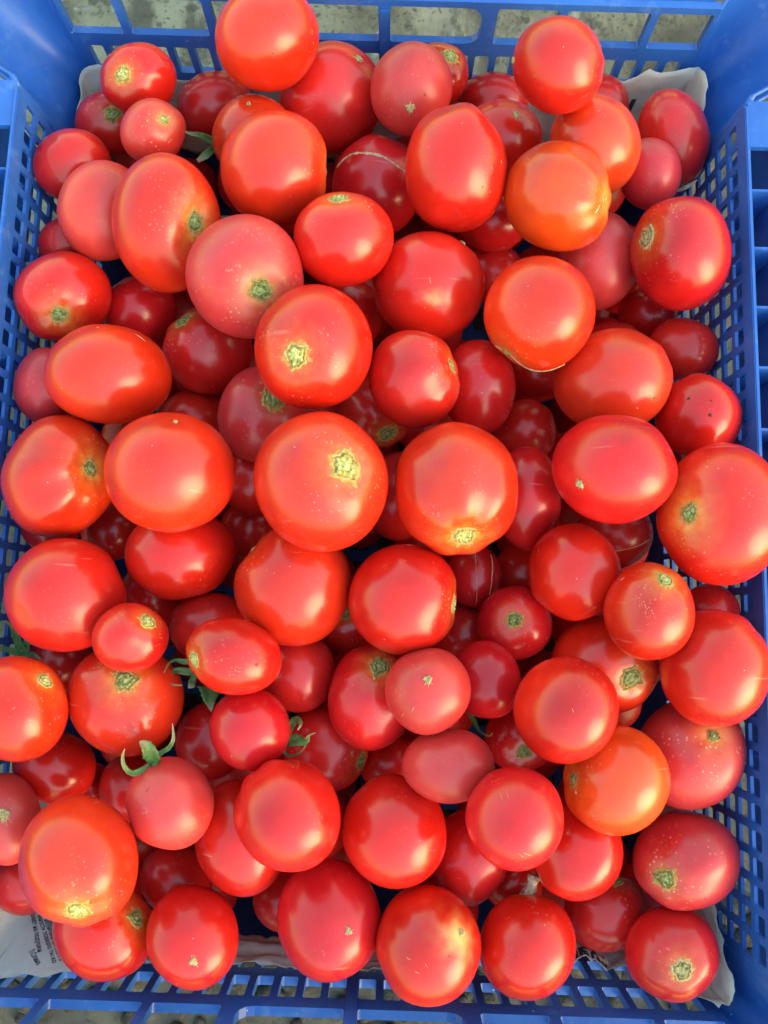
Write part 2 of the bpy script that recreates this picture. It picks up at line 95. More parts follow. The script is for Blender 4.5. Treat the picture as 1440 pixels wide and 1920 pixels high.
 ('salmon orange tomato with a green scar at its top, left side', 'o', [-0.11103, -0.1081, 0.17385], [[-0.01299, -0.0202, 0.00657], [-0.02142, 0.0155, 0.00532], [-0.00681, -0.00232, -0.02069]], 'scar', [-0.26, 0.2456, -0.9338], 0.242, 'g', [], []),
 ('dark pinkish tomato in the gap beside the green calyx at left', 'd', [-0.1577, -0.09306, 0.142], [[-0.01251, -0.00701, 0.00572], [-0.00752, 0.01517, 0.00216], [-0.00596, -0.00093, -0.01419]], 'none', [0.2424, -0.8078, 0.5373], 0.0, '', [], []),
 ('red tomato below the orange one cut by the left photo edge', 'r', [-0.14899, -0.14375, 0.1563], [[-0.00441, -0.01505, 0.00484], [-0.01746, 0.00699, 0.00582], [-0.00641, -0.0031, -0.01552]], 'none', [-0.7127, 0.18, 0.678], 0.0, '', [], []),
 ('pinkish tomato cut by the left photo edge with a large tan star', 'p', [-0.16065, -0.1629, 0.1784], [[-0.01257, -0.00452, 0.00712], [-0.00764, 0.01897, -0.00144], [-0.00551, -0.00311, -0.01172]], 'star', [0.0144, -0.0785, 0.9968], 0.304, '', [], []),
 ('dark crimson tomato behind the small pink one with a green calyx', 'd', [-0.07661, -0.13093, 0.146], [[-0.01539, -0.00471, 0.00413], [-0.00593, 0.01792, -0.00162], [-0.00355, -0.00264, -0.01626]], 'none', [0.5952, -0.5097, 0.6212], 0.0, '', [], []),
 ('small pinkish crimson tomato with a green calyx on its right side', 'c', [-0.04967, -0.1183, 0.18552], [[-0.01194, -0.01252, 0.00381], [-0.01339, 0.01288, 0.00037], [-0.00281, -0.00244, -0.01683]], 'none', [0.2003, -0.6102, 0.7665], 0.0, '', [], []),
 ('dark red tomato right of the curled green calyx, lower middle', 'd', [-0.01742, -0.13214, 0.146], [[-0.01609, -0.0134, 0.00332], [-0.01405, 0.01644, -0.00176], [-0.00137, -0.00332, -0.02006]], 'scar', [-0.4669, -0.7903, -0.3969], 0.244, 'g', [], []),
 ('dusty pink tomato with long curled green sepals at its top left', 'p', [-0.08311, -0.15132, 0.1876], [[-0.01392, -0.01034, 0.00614], [-0.01237, 0.01626, -0.00064], [-0.00456, -0.00415, -0.01736]], 'none', [0.6596, 0.1723, 0.7316], 0.0, '', [('scuff', [0.5702, 0.1283, -0.8114], 0.1163, 1.4, [0.5794, 0.0862, -0.8105]), ('nick', [0.2879, 0.4943, -0.8202], 0.0698, 4, [0.2439, 0.5016, -0.83])], []),
 ('big bright red tomato in the lower middle left without a scar', 'r', [-0.02921, -0.15169, 0.19825], [[-0.01389, -0.01628, 0.00563], [-0.01848, 0.01519, -0.00168], [-0.00239, -0.00523, -0.02112]], 'none', [-0.1427, 0.8472, 0.5117], 0.0, '', [], []),
 ('flattened pink tomato below the pink one with a star', 'p', [0.0401, -0.13121, 0.18895], [[0.00114, -0.0157, 0.00298], [-0.02053, -0.00177, -0.00147], [0.00148, -0.0031, -0.01694]], 'none', [0.2214, -0.7319, 0.6445], 0.0, '', [], []),
 ('red tomato in the lower middle with a window-shaped highlight', 'r', [0.0171, -0.16241, 0.1778], [[-0.02024, -0.01192, 0.00273], [-0.01267, 0.02023, -0.00562], [0.00046, -0.00583, -0.02212]], 'none', [0.4761, 0.6312, 0.6123], 0.0, '', [], []),
 ('crimson tomato with fine pale scratches, lower middle right', 'c', [0.06681, -0.14744, 0.20871], [[-0.01533, 0.01143, -0.00544], [0.01277, 0.0163, -0.00176], [0.0032, -0.00449, -0.01851]], 'none', [0.8115, 0.3772, 0.4464], 0.0, '', [('scratch', [0.458, 0.1534, -0.8756], 0.1257, 8, [0.4234, 0.1331, -0.8961]), ('scratch', [0.3779, 0.2553, -0.8899], 0.1467, 9, [0.3456, 0.2319, -0.9093]), ('scratch', [-0.5947, -0.3561, -0.7208], 0.1467, 6, [-0.6332, -0.3424, -0.6941]), ('scratch', [-0.511, -0.4486, -0.7332], 0.1048, 6, [-0.5509, -0.4485, -0.7038])], []),
 ('dark crimson tomato with a green scar, peeping out under the bright glossy one', 'c', [0.07985, -0.12421, 0.146], [[-0.01233, 0.01115, -0.00383], [0.012, 0.01334, 0.0002], [0.00261, -0.00212, -0.01463]], 'scar', [-0.4324, -0.2429, -0.8683], 0.269, 'g', [], []),
 ('bright orange tomato with a corky yellow patch on its left edge', 'y', [0.1137, -0.13413, 0.19305], [[-0.0157, 0.01336, -0.00732], [0.01523, 0.01845, 0.001], [0.00615, -0.00396, -0.02047]], 'scar', [0.6504, -0.5632, -0.5097], 0.156, '', [('cork', [0.6504, -0.5632, -0.5097], 0.0976, 2.6, [0.62, -0.5863, -0.5214]), ('cork', [0.4343, -0.6996, -0.5673], 0.0488, 1.6, [0.3979, -0.7105, -0.5804])], []),
 ('matte pinkish tomato with a small green stem stub near the right wall', 'p', [0.15534, -0.12517, 0.17147], [[-0.0166, 0.01357, -0.00873], [0.01547, 0.02075, 0.00285], [0.00849, -0.00339, -0.02146]], 'scar', [-0.1499, 0.5364, -0.8306], 0.144, 'g', [], []),
 ('dull pink-red tomato with a frayed green scar, lower right by the wall', 'p', [0.15248, -0.17299, 0.17019], [[0.0084, -0.01706, 0.00816], [-0.02057, -0.01225, -0.00445], [0.00743, -0.00551, -0.01922]], 'scar', [0.1466, 0.5285, -0.8362], 0.264, 'g', [], []),
 ('orange-red tomato under the bright orange one, lower right', 'r', [0.10197, -0.17045, 0.17227], [[-0.0151, 0.01075, -0.00683], [0.01317, 0.01748, -0.00161], [0.00465, -0.00521, -0.01851]], 'none', [0.3363, -0.8071, 0.4852], 0.0, '', [], []),
 ('deep maroon tomato low between two bright red ones, lower middle', 'd', [0.05423, -0.18059, 0.1501], [[-0.01872, 0.00238, -0.00285], [0.00352, 0.02085, -0.00569], [0.00213, -0.0054, -0.01853]], 'none', [-0.6149, -0.4459, 0.6505], 0.0, '', [], []),
 ('dark tomato behind the dusty pink one with curled sepals', 'd', [-0.11509, -0.1554, 0.146], [[-0.01227, -0.00444, 0.00488], [-0.00624, 0.01558, -0.00153], [-0.00429, -0.00304, -0.01357]], 'none', [0.3219, -0.6706, 0.6683], 0.0, '', [], []),
 ('long red tomato slanting behind the big bright red one, lower left', 'r', [-0.05538, -0.17141, 0.16336], [[-0.01829, -0.00912, 0.00569], [-0.0126, 0.02268, -0.00414], [-0.00367, -0.00591, -0.02132]], 'none', [0.8758, 0.0393, 0.4811], 0.0, '', [], []),
 ('very large pale orange tomato with a frayed yellow-green scar, bottom left', 'o', [-0.11593, -0.17211, 0.203], [[-0.01637, -0.01269, 0.01008], [-0.01648, 0.02093, -0.00041], [-0.00788, -0.0066, -0.02117]], 'scar', [0.488, -0.6302, -0.6039], 0.234, 'y', [('speck', [0.2386, -0.6399, -0.7305], 0.0335, 4, [0.2403, -0.6722, -0.7003])], []),
 ('dark shaded tomato above the front left tomato with a radiating star', 'd', [-0.0909, -0.20036, 0.137], [[-0.00421, -0.01393, 0.00566], [-0.01736, 0.00618, 0.00228], [-0.00372, -0.00495, -0.01495]], 'none', [-0.9342, 0.2203, 0.2805], 0.0, '', [], []),
 ('orange-red tomato under the very large pale orange one, round green scar at right', 'r', [-0.11501, -0.21315, 0.167], [[-0.00873, -0.01543, 0.00898], [-0.02021, 0.01251, 0.00185], [-0.00614, -0.0072, -0.01839]], 'scar', [-0.55, -0.4263, -0.7182], 0.227, 'g', [], []),
 ('dull red tomato lying on the printed paper at the left photo edge', 'd', [-0.16392, -0.20178, 0.146], [[-0.00419, -0.01105, 0.00563], [-0.01433, 0.00737, 0.00379], [-0.00538, -0.00418, -0.01222]], 'none', [-0.7842, -0.2089, 0.5843], 0.0, '', [], []),
 ('red tomato in the front row with a radiating brown star, left', 'r', [-0.0725, -0.21199, 0.173], [[-0.01368, -0.01185, 0.00775], [-0.01534, 0.01585, -0.00284], [-0.00353, -0.00623, -0.01578]], 'star', [-0.2814, 0.3652, 0.8874], 0.171, '', [], []),
 ('dark bit of tomato beside the open gap of the front row', 'd', [-0.03711, -0.20968, 0.1345], [[-0.00386, -0.01228, 0.00477], [-0.0144, 0.00454, 6e-05], [-0.00147, -0.00451, -0.01283]], 'none', [0.3031, -0.5642, 0.768], 0.0, '', [], []),
 ('egg-shaped crimson tomato in the front row with a small tan star', 'c', [-0.01161, -0.2034, 0.17043], [[-0.02014, -0.0109, 0.00519], [-0.01296, 0.02066, -0.00691], [-0.00111, -0.00714, -0.01935]], 'star', [0.2208, 0.3169, 0.9224], 0.131, '', [], []),
 ('large red tomato in the front row with a yellow patch at its tip', 'r', [0.03361, -0.20952, 0.18016], [[-0.02311, 0.00259, -0.00258], [0.00338, 0.02178, -0.00843], [0.00139, -0.0082, -0.02071]], 'star', [0.6007, -0.265, 0.7543], 0.131, '', [('blush', [-0.5509, 0.1792, -0.8151], 0.2999, 1.2, [-0.5669, 0.2115, -0.7962]), ('scratch', [0.2901, -0.3008, -0.9085], 0.0562, 3, [0.255, -0.3111, -0.9155]), ('scratch', [-0.0238, -0.3441, -0.9386], 0.0562, 4, [-0.0465, -0.3686, -0.9284]), ('scratch', [0.1192, -0.4766, -0.871], 0.0562, 3, [0.0845, -0.4869, -0.8694]), ('nick', [-0.4168, -0.1448, -0.8974], 0.0281, 2, [-0.4547, -0.1385, -0.8798])], []),
 ('red front row tomato with a dried brown stalk stub on top', 'r', [0.07971, -0.21285, 0.169], [[0.01174, -0.01526, 0.00824], [-0.01869, -0.01343, 0.00175], [0.00362, -0.00752, -0.01914]], 'stub', [-0.7915, -0.6083, -0.0591], 0.123, '', [], []),
 ('dark tomato with a mossy green scar in shade, front right', 'd', [0.12267, -0.20526, 0.14384], [[0.01021, -0.01249, 0.00728], [-0.01566, -0.01281, -0.0], [0.00468, -0.00572, -0.01639]], 'scar', [-0.4203, -0.7278, -0.542], 0.282, 'g', [], []),
 ('dark red tomato in the front right corner with a frayed tan star scar', 'c', [0.14543, -0.2135, 0.16979], [[-0.01115, 0.01193, -0.00883], [0.01564, 0.01459, -3e-05], [0.00528, -0.00569, -0.01437]], 'scar', [-0.4533, -0.0768, -0.8881], 0.265, 't', [], []),
 ('dark tomato deep in the gap above the window-highlight red one', 'd', [0.016, -0.1424, 0.1345], [[0.0007, -0.01434, 0.00268], [-0.01594, -0.0008, -0.00011], [0.00023, -0.00265, -0.01426]], 'none', [0.6419, 0.6678, 0.3767], 0.0, '', [], []),
 ('dark sliver of tomato beside the dried stalk stub', 'd', [0.07847, -0.19665, 0.1369], [[0.00248, -0.01147, 0.00412], [-0.01444, -0.00359, -0.00132], [0.00208, -0.00391, -0.01217]], 'none', [-0.5113, -0.7964, 0.3229], 0.0, '', [], []),
 ('dark red tomato in the gap right of the glossy ring-scarred one', 'd', [-0.01453, 0.09625, 0.146], [[0.01279, -0.012, -0.00576], [-0.01343, -0.01226, -0.00426], [-0.00099, 0.00674, -0.01627]], 'none', [0.1337, 0.8134, 0.5662], 0.0, '', [], []),
 ('dark tomato in the narrow gap left of the largest central one', 'd', [-0.06283, 0.0029, 0.14447], [[-0.01644, -0.00024, 0.00297], [0.0003, 0.01781, 0.00309], [-0.00293, 0.00283, -0.016]], 'none', [0.355, 0.6413, 0.6802], 0.0, '', [], []),
 ('tiny dark tomato edge below the ribbed orange and smooth orange pair', 'd', [-0.13782, -0.02477, 0.132], [[-0.01324, -0.00202, 0.00458], [-0.00153, 0.0148, 0.00209], [-0.00468, 0.00134, -0.01297]], 'none', [0.5998, -0.7537, 0.2685], 0.0, '', [], []),
 ('dark tomato edge left under the largest central one, above the pale orange one', 'd', [-0.06658, -0.01965, 0.12244], [[-0.0153, -0.00268, 0.00249], [-0.00238, 0.01564, 0.00221], [-0.00268, 0.00167, -0.01472]], 'none', [-0.7102, -0.1477, 0.6883], 0.0, '', [], []),
 ('blackish tomato in the deep gap under the big orange-red one at right', 'd', [0.09148, 0.07421, 0.132], [[-0.00331, -0.01488, -0.00582], [-0.01692, 0.00448, -0.00185], [0.003, 0.00517, -0.01495]], 'none', [0.905, -0.1425, 0.4008], 0.0, '', [], []),
 ('dark tomato between the left photo edge pair and the dusty pink one', 'd', [-0.14105, -0.15999, 0.13105], [[-0.00816, -0.00899, 0.00505], [-0.01056, 0.01044, 0.00151], [-0.0045, -0.00278, -0.01222]], 'none', [0.3315, 0.595, 0.7322], 0.0, '', [], []),
 ('dark tomato in the shade under the big crimson one near the right lattice', 'd', [0.15306, 0.10676, 0.132], [[-0.00868, -0.01008, -0.00735], [-0.01257, 0.01073, 0.00014], [0.00464, 0.00561, -0.01318]], 'none', [0.7856, -0.5042, 0.3586], 0.0, '', [], []),
]
BURIED = [[0.0615, -0.0894, 0.0833, 0.0243, ''], [-0.0178, -0.2037, 0.076, 0.0213, 'dark deep tomato left of the red tomato in the lower middle with a window-shaped highlight'], [-0.0652, 0.0751, 0.092, 0.0249, ''], [0.0577, -0.0256, 0.0445, 0.0227, ''], [0.1298, 0.2044, 0.1001, 0.0233, 'dark deep tomato above the pink-red tomato half hidden behind two orange ones on the right'], [0.1007, -0.0516, 0.041, 0.0264, ''], [0.1069, 0.037, 0.0589, 0.0237, ''], [-0.0136, -0.1269, 0.0493, 0.0227, ''], [-0.1221, -0.007, 0.0674, 0.0241, ''], [-0.0073, 0.0411, 0.0374, 0.0253, 'dark deep tomato below the glossy red tomato with a round yellow-green scar ringed in brown'], [-0.0906, -0.1508, 0.0373, 0.0214, ''], [0.0121, 0.0882, 0.0578, 0.0251, ''], [0.0987, 0.0957, 0.0812, 0.0266, ''], [0.0455, 0.1966, 0.0744, 0.0226, ''], [0.0997, -0.1411, 0.0568, 0.0242, 'dark deep tomato above the crimson tomato with fine pale scratches, lower middle right'], [0.0008, 0.1389, 0.0395, 0.0269, ''], [-0.1297, 0.1646, 0.0762, 0.0239, ''], [-0.0191, -0.001, 0.09, 0.0221, ''], [-0.0061, -0.2152, 0.0307, 0.0225, ''], [-0.0653, -0.15, 0.1042, 0.0266, ''], [0.0329, -0.1956, 0.0735, 0.0244, ''], [-0.132, 0.0924, 0.0724, 0.0231, ''], [0.1298, -0.0656, 0.09, 0.0243, 'dark deep tomato below the pinkish red round tomato without marks, right of the corky-lined one'], [0.0678, 0.019, 0.0848, 0.0222, ''], [0.031, 0.0517, 0.1024, 0.022, ''], [-0.0353, 0.206, 0.0746, 0.0228, ''], [-0.1232, -0.0584, 0.0809, 0.0239, ''], [0.1025, 0.1464, 0.0882, 0.0223, ''], [-0.0233, 0.1576, 0.085, 0.0239, ''], [0.1141, -0.2089, 0.1, 0.0213, 'dark deep tomato below the orange-red tomato under the bright orange one, lower right'], [-0.0813, 0.2025, 0.0449, 0.0268, 'dark deep tomato above the glossy red tomato with a round yellow-green scar ringed in brown'], [0.052, 0.0569, 0.0571, 0.0244, ''], [-0.0742, 0.1461, 0.0801, 0.0262, ''], [0.1316, -0.0067, 0.0479, 0.0231, 'dark deep tomato above the pinkish red round tomato without marks, right of the corky-lined one'], [-0.1399, 0.1374, 0.0335, 0.0266, ''], [0.0838, 0.2127, 0.0985, 0.022, ''], [-0.1294, -0.1142, 0.1035, 0.0252, ''], [0.1325, -0.1675, 0.0908, 0.023, 'dark deep tomato right of the crimson tomato with fine pale scratches, lower middle right'], [-0.0315, -0.1004, 0.0852, 0.0222, 'dark deep tomato below the pale orange tomato left of centre, below the largest central one'], [0.1494, 0.1422, 0.1056, 0.0219, 'dark deep tomato below the pink-red tomato half hidden behind two orange ones on the right'], [0.0827, 0.2109, 0.0438, 0.0225, ''], [-0.136, -0.1928, 0.0726, 0.0261, ''], [-0.0065, 0.1194, 0.1104, 0.0212, ''], [0.1225, 0.0261, 0.1044, 0.0214, ''], [-0.1068, -0.0937, 0.0296, 0.0219, ''], [0.0356, -0.016, 0.0938, 0.0225, ''], [0.0603, 0.1054, 0.0343, 0.021, ''], [0.1031, 0.1863, 0.1326, 0.0212, ''], [0.1033, -0.1138, 0.1037, 0.0218, ''], [0.0322, -0.1451, 0.0894, 0.0234, 'dark deep tomato left of the flattened pink tomato below the pink one with a star'], [0.0703, -0.1087, 0.0343, 0.0217, ''], [0.1428, 0.0795, 0.0332, 0.0254, 'dark deep tomato left of the red tomato with tiny black specks near the right wall'], [-0.0626, 0.0136, 0.1007, 0.0215, ''], [-0.0363, -0.0542, 0.1151, 0.0248, ''], [-0.1254, 0.1633, 0.125, 0.0221, ''], [0.0326, 0.1934, 0.1205, 0.023, ''], [-0.0896, 0.1303, 0.131, 0.0253, ''], [-0.0492, 0.1822, 0.1192, 0.0241, ''], [-0.0315, -0.0423, 0.034, 0.0232, ''], [0.1452, 0.1488, 0.0409, 0.0226, 'dark deep tomato above the red tomato with tiny black specks near the right wall'], [0.0755, -0.1772, 0.0939, 0.0238, 'dark deep tomato below the flattened pink tomato below the pink one with a star'], [-0.1141, 0.0619, 0.0344, 0.0236, ''], [-0.1052, -0.0239, 0.1144, 0.021, ''], [0.0434, 0.136, 0.0965, 0.0214, ''], [0.0234, 0.2024, 0.0335, 0.0234, ''], [-0.147, 0.0714, 0.1111, 0.0217, ''], [-0.0976, 0.0354, 0.075, 0.0243, ''], [-0.0882, -0.0291, 0.0305, 0.0219, ''], [-0.1304, 0.0195, 0.1084, 0.0226, ''], [-0.0453, 0.164, 0.0355, 0.0235, ''], [0.0197, -0.0563, 0.1094, 0.022, ''], [-0.0697, -0.0252, 0.0796, 0.021, ''], [-0.0294, 0.0361, 0.1217, 0.022, ''], [0.1459, -0.2146, 0.0482, 0.0219, 'dark deep tomato right of the orange-red tomato under the bright orange one, lower right'], [-0.0821, 0.2047, 0.0945, 0.0223, ''], [0.1456, -0.1537, 0.0461, 0.0222, ''], [-0.0124, 0.0662, 0.0926, 0.0216, ''], [0.0181, -0.1813, 0.1185, 0.0221, ''], [0.0975, -0.0154, 0.0799, 0.0224, ''], [-0.0248, -0.1724, 0.0369, 0.0214, ''], [-0.0257, -0.1781, 0.1149, 0.0214, ''], [-0.0645, -0.1133, 0.0479, 0.0211, ''], [-0.0888, -0.2157, 0.0416, 0.0218, ''], [-0.0859, -0.2156, 0.0982, 0.021, ''], [-0.0755, -0.0841, 0.1091, 0.0237, ''], [-0.1317, -0.2105, 0.1218, 0.0213, ''], [0.1462, 0.0591, 0.0776, 0.0212, ''], [0.0395, -0.1094, 0.1207, 0.0226, 'dark deep tomato above the flattened pink tomato below the pink one with a star'], [0.0343, 0.1008, 0.1151, 0.017, ''], [-0.1396, -0.1404, 0.0254, 0.0196, ''], [0.0451, -0.2148, 0.1237, 0.0189, 'dark deep tomato below the red tomato in the lower middle with a window-shaped highlight'], [0.0538, -0.067, 0.0266, 0.0187, ''], [-0.1455, 0.2128, 0.1085, 0.0206, ''], [-0.1094, -0.1667, 0.0971, 0.0173, ''], [0.0149, 0.2201, 0.0931, 0.0172, ''], [-0.1398, -0.1443, 0.0707, 0.0185, ''], [0.1408, -0.0186, 0.0964, 0.0227, 'dark deep tomato above the big red tomato leaning over the right rim, lower right'], [0.0029, -0.0913, 0.0242, 0.0182, ''], [-0.1025, 0.0719, 0.1128, 0.017, ''], [0.0636, 0.1717, 0.1006, 0.0171, ''], [0.1465, 0.1097, 0.0696, 0.0204, ''], [-0.1406, 0.1139, 0.1095, 0.0176, ''], [-0.1016, 0.1125, 0.0327, 0.0176, ''], [0.1263, -0.1456, 0.1278, 0.0176, ''], [-0.1542, 0.0391, 0.0747, 0.0172, ''], [0.1524, -0.0771, 0.1312, 0.0195, ''], [-0.1008, 0.0091, 0.0245, 0.0174, 'dark deep tomato above the pale orange tomato left of centre, below the largest central one'], [-0.0369, 0.0355, 0.0766, 0.0187, ''], [0.1436, -0.1095, 0.0865, 0.0183, 'dark deep tomato left of the big red tomato leaning over the right rim, lower right'], [0.1507, -0.2084, 0.1168, 0.0177, ''], [-0.035, 0.1084, 0.0843, 0.0181, ''], [-0.1522, -0.0608, 0.1249, 0.0197, ''], [0.0566, 0.0129, 0.1285, 0.0185, ''], [0.1512, 0.023, 0.1342, 0.0181, ''], [-0.0082, -0.0025, 0.0258, 0.0186, ''], [-0.1532, 0.0933, 0.033, 0.0177, ''], [-0.0137, 0.203, 0.1136, 0.017, ''], [0.051, 0.089, 0.0866, 0.0174, ''], [0.0003, -0.0938, 0.1144, 0.018, ''], [0.0727, -0.0463, 0.0989, 0.0178, ''], [-0.1266, 0.2115, 0.073, 0.0186, ''], [-0.1513, -0.0212, 0.0996, 0.0182, ''], [0.1513, 0.1734, 0.0758, 0.0195, ''], [0.1082, -0.1001, 0.0529, 0.0173, '']]
CALYXES = {89: [([[-0.08959, -0.13312, 0.19394], [-0.08691, -0.12885, 0.1945], [-0.08332, -0.12618, 0.1962], [-0.081, -0.12197, 0.19803], [-0.0816, -0.11524, 0.19926]], [0.00316, 0.00211, 0.00211, 0.00158, 0.00016]), ([[-0.08916, -0.13313, 0.19382], [-0.09014, -0.1281, 0.19951], [-0.09179, -0.12452, 0.20255], [-0.0941, -0.12274, 0.20295]], [0.00421, 0.00685, 0.005, 0.00053]), ([[-0.08954, -0.13356, 0.19401], [-0.09382, -0.13569, 0.19781], [-0.09709, -0.13649, 0.20111], [-0.09947, -0.13307, 0.20439], [-0.0997, -0.12847, 0.20679], [-0.09864, -0.12517, 0.20799]], [0.00316, 0.0029, 0.00237, 0.00184, 0.00132, 0.00016])], 87: [([[-0.03283, -0.12164, 0.18565], [-0.03072, -0.11547, 0.18553], [-0.02811, -0.11342, 0.18801], [-0.02615, -0.11492, 0.19206], [-0.0273, -0.11729, 0.19353]], [0.00256, 0.00383, 0.00307, 0.00128, 0.00026]), ([[-0.03315, -0.12393, 0.18605], [-0.02836, -0.12249, 0.18833], [-0.02403, -0.12219, 0.1909], [-0.0221, -0.1196, 0.19235], [-0.01949, -0.11828, 0.19294]], [0.0046, 0.00562, 0.00358, 0.00077, 0.0002]), ([[-0.03453, -0.12638, 0.1856], [-0.03292, -0.12909, 0.18587], [-0.02887, -0.12915, 0.18746], [-0.02537, -0.1268, 0.18975], [-0.02368, -0.12398, 0.19115]], [0.00205, 0.00128, 0.00077, 0.00077, 0.0002])]}
LOOSE_SEPALS = [
 ('green star-shaped calyx in the gap by the left lattice wall', [([[-0.16765, -0.08988, 0.16045], [-0.17052, -0.08264, 0.16255], [-0.17231, -0.07696, 0.16543], [-0.17422, -0.07391, 0.16853]], [0.00457, 0.00365, 0.00213, 0.0003]), ([[-0.16765, -0.08988, 0.16045], [-0.16645, -0.08464, 0.16072], [-0.16637, -0.081, 0.16053]], [0.00487, 0.00396, 0.00091]), ([[-0.16765, -0.08988, 0.16045], [-0.17297, -0.08813, 0.16288], [-0.17727, -0.08746, 0.16384], [-0.1807, -0.08648, 0.16551]], [0.00426, 0.00305, 0.00244, 0.00061]), ([[-0.16765, -0.08988, 0.16045], [-0.16286, -0.09024, 0.16047], [-0.15918, -0.09222, 0.16004]], [0.00426, 0.00274, 0.0003])]),
 ('dark green pair of sepals beside the small dusty pink tomato near the back', [([[-0.08568, 0.17907, 0.17067], [-0.08989, 0.17972, 0.17222], [-0.09386, 0.17905, 0.17658], [-0.09832, 0.17741, 0.1805], [-0.10136, 0.17616, 0.18432]], [0.00384, 0.00447, 0.00288, 0.0016, 0.00026]), ([[-0.08617, 0.17929, 0.16849], [-0.0897, 0.17552, 0.16939], [-0.09268, 0.1716, 0.1701], [-0.09659, 0.16907, 0.16958]], [0.00256, 0.00384, 0.00416, 0.0016])]),
 ('curled green sepals under the oval pinkish tomato lying on its side', [([[-0.07859, -0.0901, 0.17135], [-0.08482, -0.09021, 0.1729], [-0.08887, -0.08972, 0.17497], [-0.09074, -0.0913, 0.1787], [-0.09117, -0.09492, 0.18325]], [0.00334, 0.00279, 0.00139, 0.00111, 0.00022]), ([[-0.07768, -0.09556, 0.17152], [-0.08446, -0.09467, 0.17312], [-0.08846, -0.09465, 0.1752], [-0.08979, -0.09746, 0.17786], [-0.0878, -0.10034, 0.1807], [-0.08286, -0.1006, 0.18149]], [0.0039, 0.00362, 0.00251, 0.00167, 0.00111, 0.00022]), ([[-0.07961, -0.09559, 0.17198], [-0.08072, -0.09956, 0.17258], [-0.08047, -0.10241, 0.17382]], [0.00223, 0.00362, 0.00307])]),
 ('green leaf tip pointing down below the oval pinkish tomato', [([[-0.07308, -0.10153, 0.16994], [-0.07226, -0.10586, 0.17121], [-0.07123, -0.10966, 0.17244], [-0.0707, -0.11305, 0.17273]], [0.01226, 0.00892, 0.0039, 0.00022])]),
 ('thin dry olive sepal hanging between two small pink and crimson tomatoes', [([[0.05043, -0.10902, 0.17462], [0.05303, -0.11308, 0.17643], [0.05462, -0.11638, 0.18011], [0.05674, -0.1178, 0.18465], [0.05857, -0.1178, 0.18898], [0.05948, -0.11632, 0.19093]], [0.00156, 0.00233, 0.0013, 0.00078, 0.00065, 0.00021])]),
 ('dried tan sepal lying below the small dusty rose tomato in the back right corner', [([[0.16168, 0.17102, 0.15056], [0.16468, 0.17009, 0.15489], [0.16798, 0.17116, 0.15691], [0.17224, 0.17405, 0.158]], [0.00103, 0.00206, 0.00206, 0.00027])]),
]

# ------------------------------------------------------------------ camera
cam_d = bpy.data.cameras.new("camera")
cam = bpy.data.objects.new("camera", cam_d)
COL.objects.link(cam)
cam_d.sensor_fit = 'VERTICAL'
cam_d.sensor_height = 36.0
cam_d.lens = FOCAL / 1920.0 * 36.0
cam_d.clip_start = 0.01
cam_d.clip_end = 200.0
cam.location = CAM
cam.rotation_mode = 'XYZ'
cam.rotation_euler = (R(PITCH), 0.0, R(YAW))
SC.camera = cam

# ------------------------------------------------------------------ light
SUN_EL, SUN_AZ = 25.0, 126.0        # azimuth clockwise from +Y
w = bpy.data.worlds.new("World")
SC.world = w
w.use_nodes = True
wn = w.node_tree.nodes
sky = wn.new('ShaderNodeTexSky')
sky.sky_type = 'NISHITA'
sky.sun_disc = False
sky.sun_elevation = R(SUN_EL)
sky.sun_rotation = R(SUN_AZ)
sky.air_density = 3.4
sky.dust_density = 1.6
sky.ozone_density = 6.0
bg = wn['Background']
bg.inputs['Strength'].default_value = 0.15
w.node_tree.links.new(sky.outputs[0], bg.inputs['Color'])

sun_d = bpy.data.lights.new("sun", 'SUN')
sun_d.energy = 0.5
sun_d.angle = R(38)
sun_d.color = (1.0, 0.74, 0.40)
sun = bpy.data.objects.new("sun", sun_d)
COL.objects.link(sun)
sdir = Vector((math.sin(R(SUN_AZ)) * math.cos(R(SUN_EL)), math.cos(R(SUN_AZ)) * math.cos(R(SUN_EL)), math.sin(R(SUN_EL))))
sun.rotation_euler = sdir.to_track_quat('Z', 'Y').to_euler()
sun.location = sdir * 5

vs = SC.view_settings
vs.view_transform = 'Standard'
vs.look = 'None'
vs.exposure = 2.2
vs.gamma = 1.0
SC.cycles.max_bounces = 12
SC.cycles.diffuse_bounces = 8
SC.cycles.glossy_bounces = 4
SC.cycles.sample_clamp_indirect = 6.0

# ------------------------------------------------------------------ helpers
def mesh_obj(name, verts, faces, mat, parent=None, smooth=True, loc=None):
    me = bpy.data.meshes.new(name)
    me.from_pydata([tuple(v) for v in verts], [], faces)
    me.update()
    if smooth:
        me.polygons.foreach_set('use_smooth', [True] * len(me.polygons))
    if mat:
        me.materials.append(mat)
    o = bpy.data.objects.new(name, me)
    COL.objects.link(o)
    if parent:
        o.parent = parent
    if loc is not None:
        o.location = loc
    return o

def fix_normals(o):
    bm = bmesh.new()
    bm.from_mesh(o.data)
    bmesh.ops.recalc_face_normals(bm, faces=bm.faces)
    bm.to_mesh(o.data)
    bm.free()

def tag(o, label=None, cat=None, group=None, kind=None):
    if label: o['label'] = label
    if cat: o['category'] = cat
    if group: o['group'] = group
    if kind: o['kind'] = kind
    return o

def new_mat(name):
    m = bpy.data.materials.new(name)
    m.use_nodes = True
    nt = m.node_tree
    return m, nt.nodes, nt.links, nt.nodes['Principled BSDF']

def N(nodes, t, **kw):
    n = nodes.new(t)
    for k, v in kw.items():
        if k in n.inputs:
            n.inputs[k].default_value = v
        else:
            setattr(n, k, v)
    return n

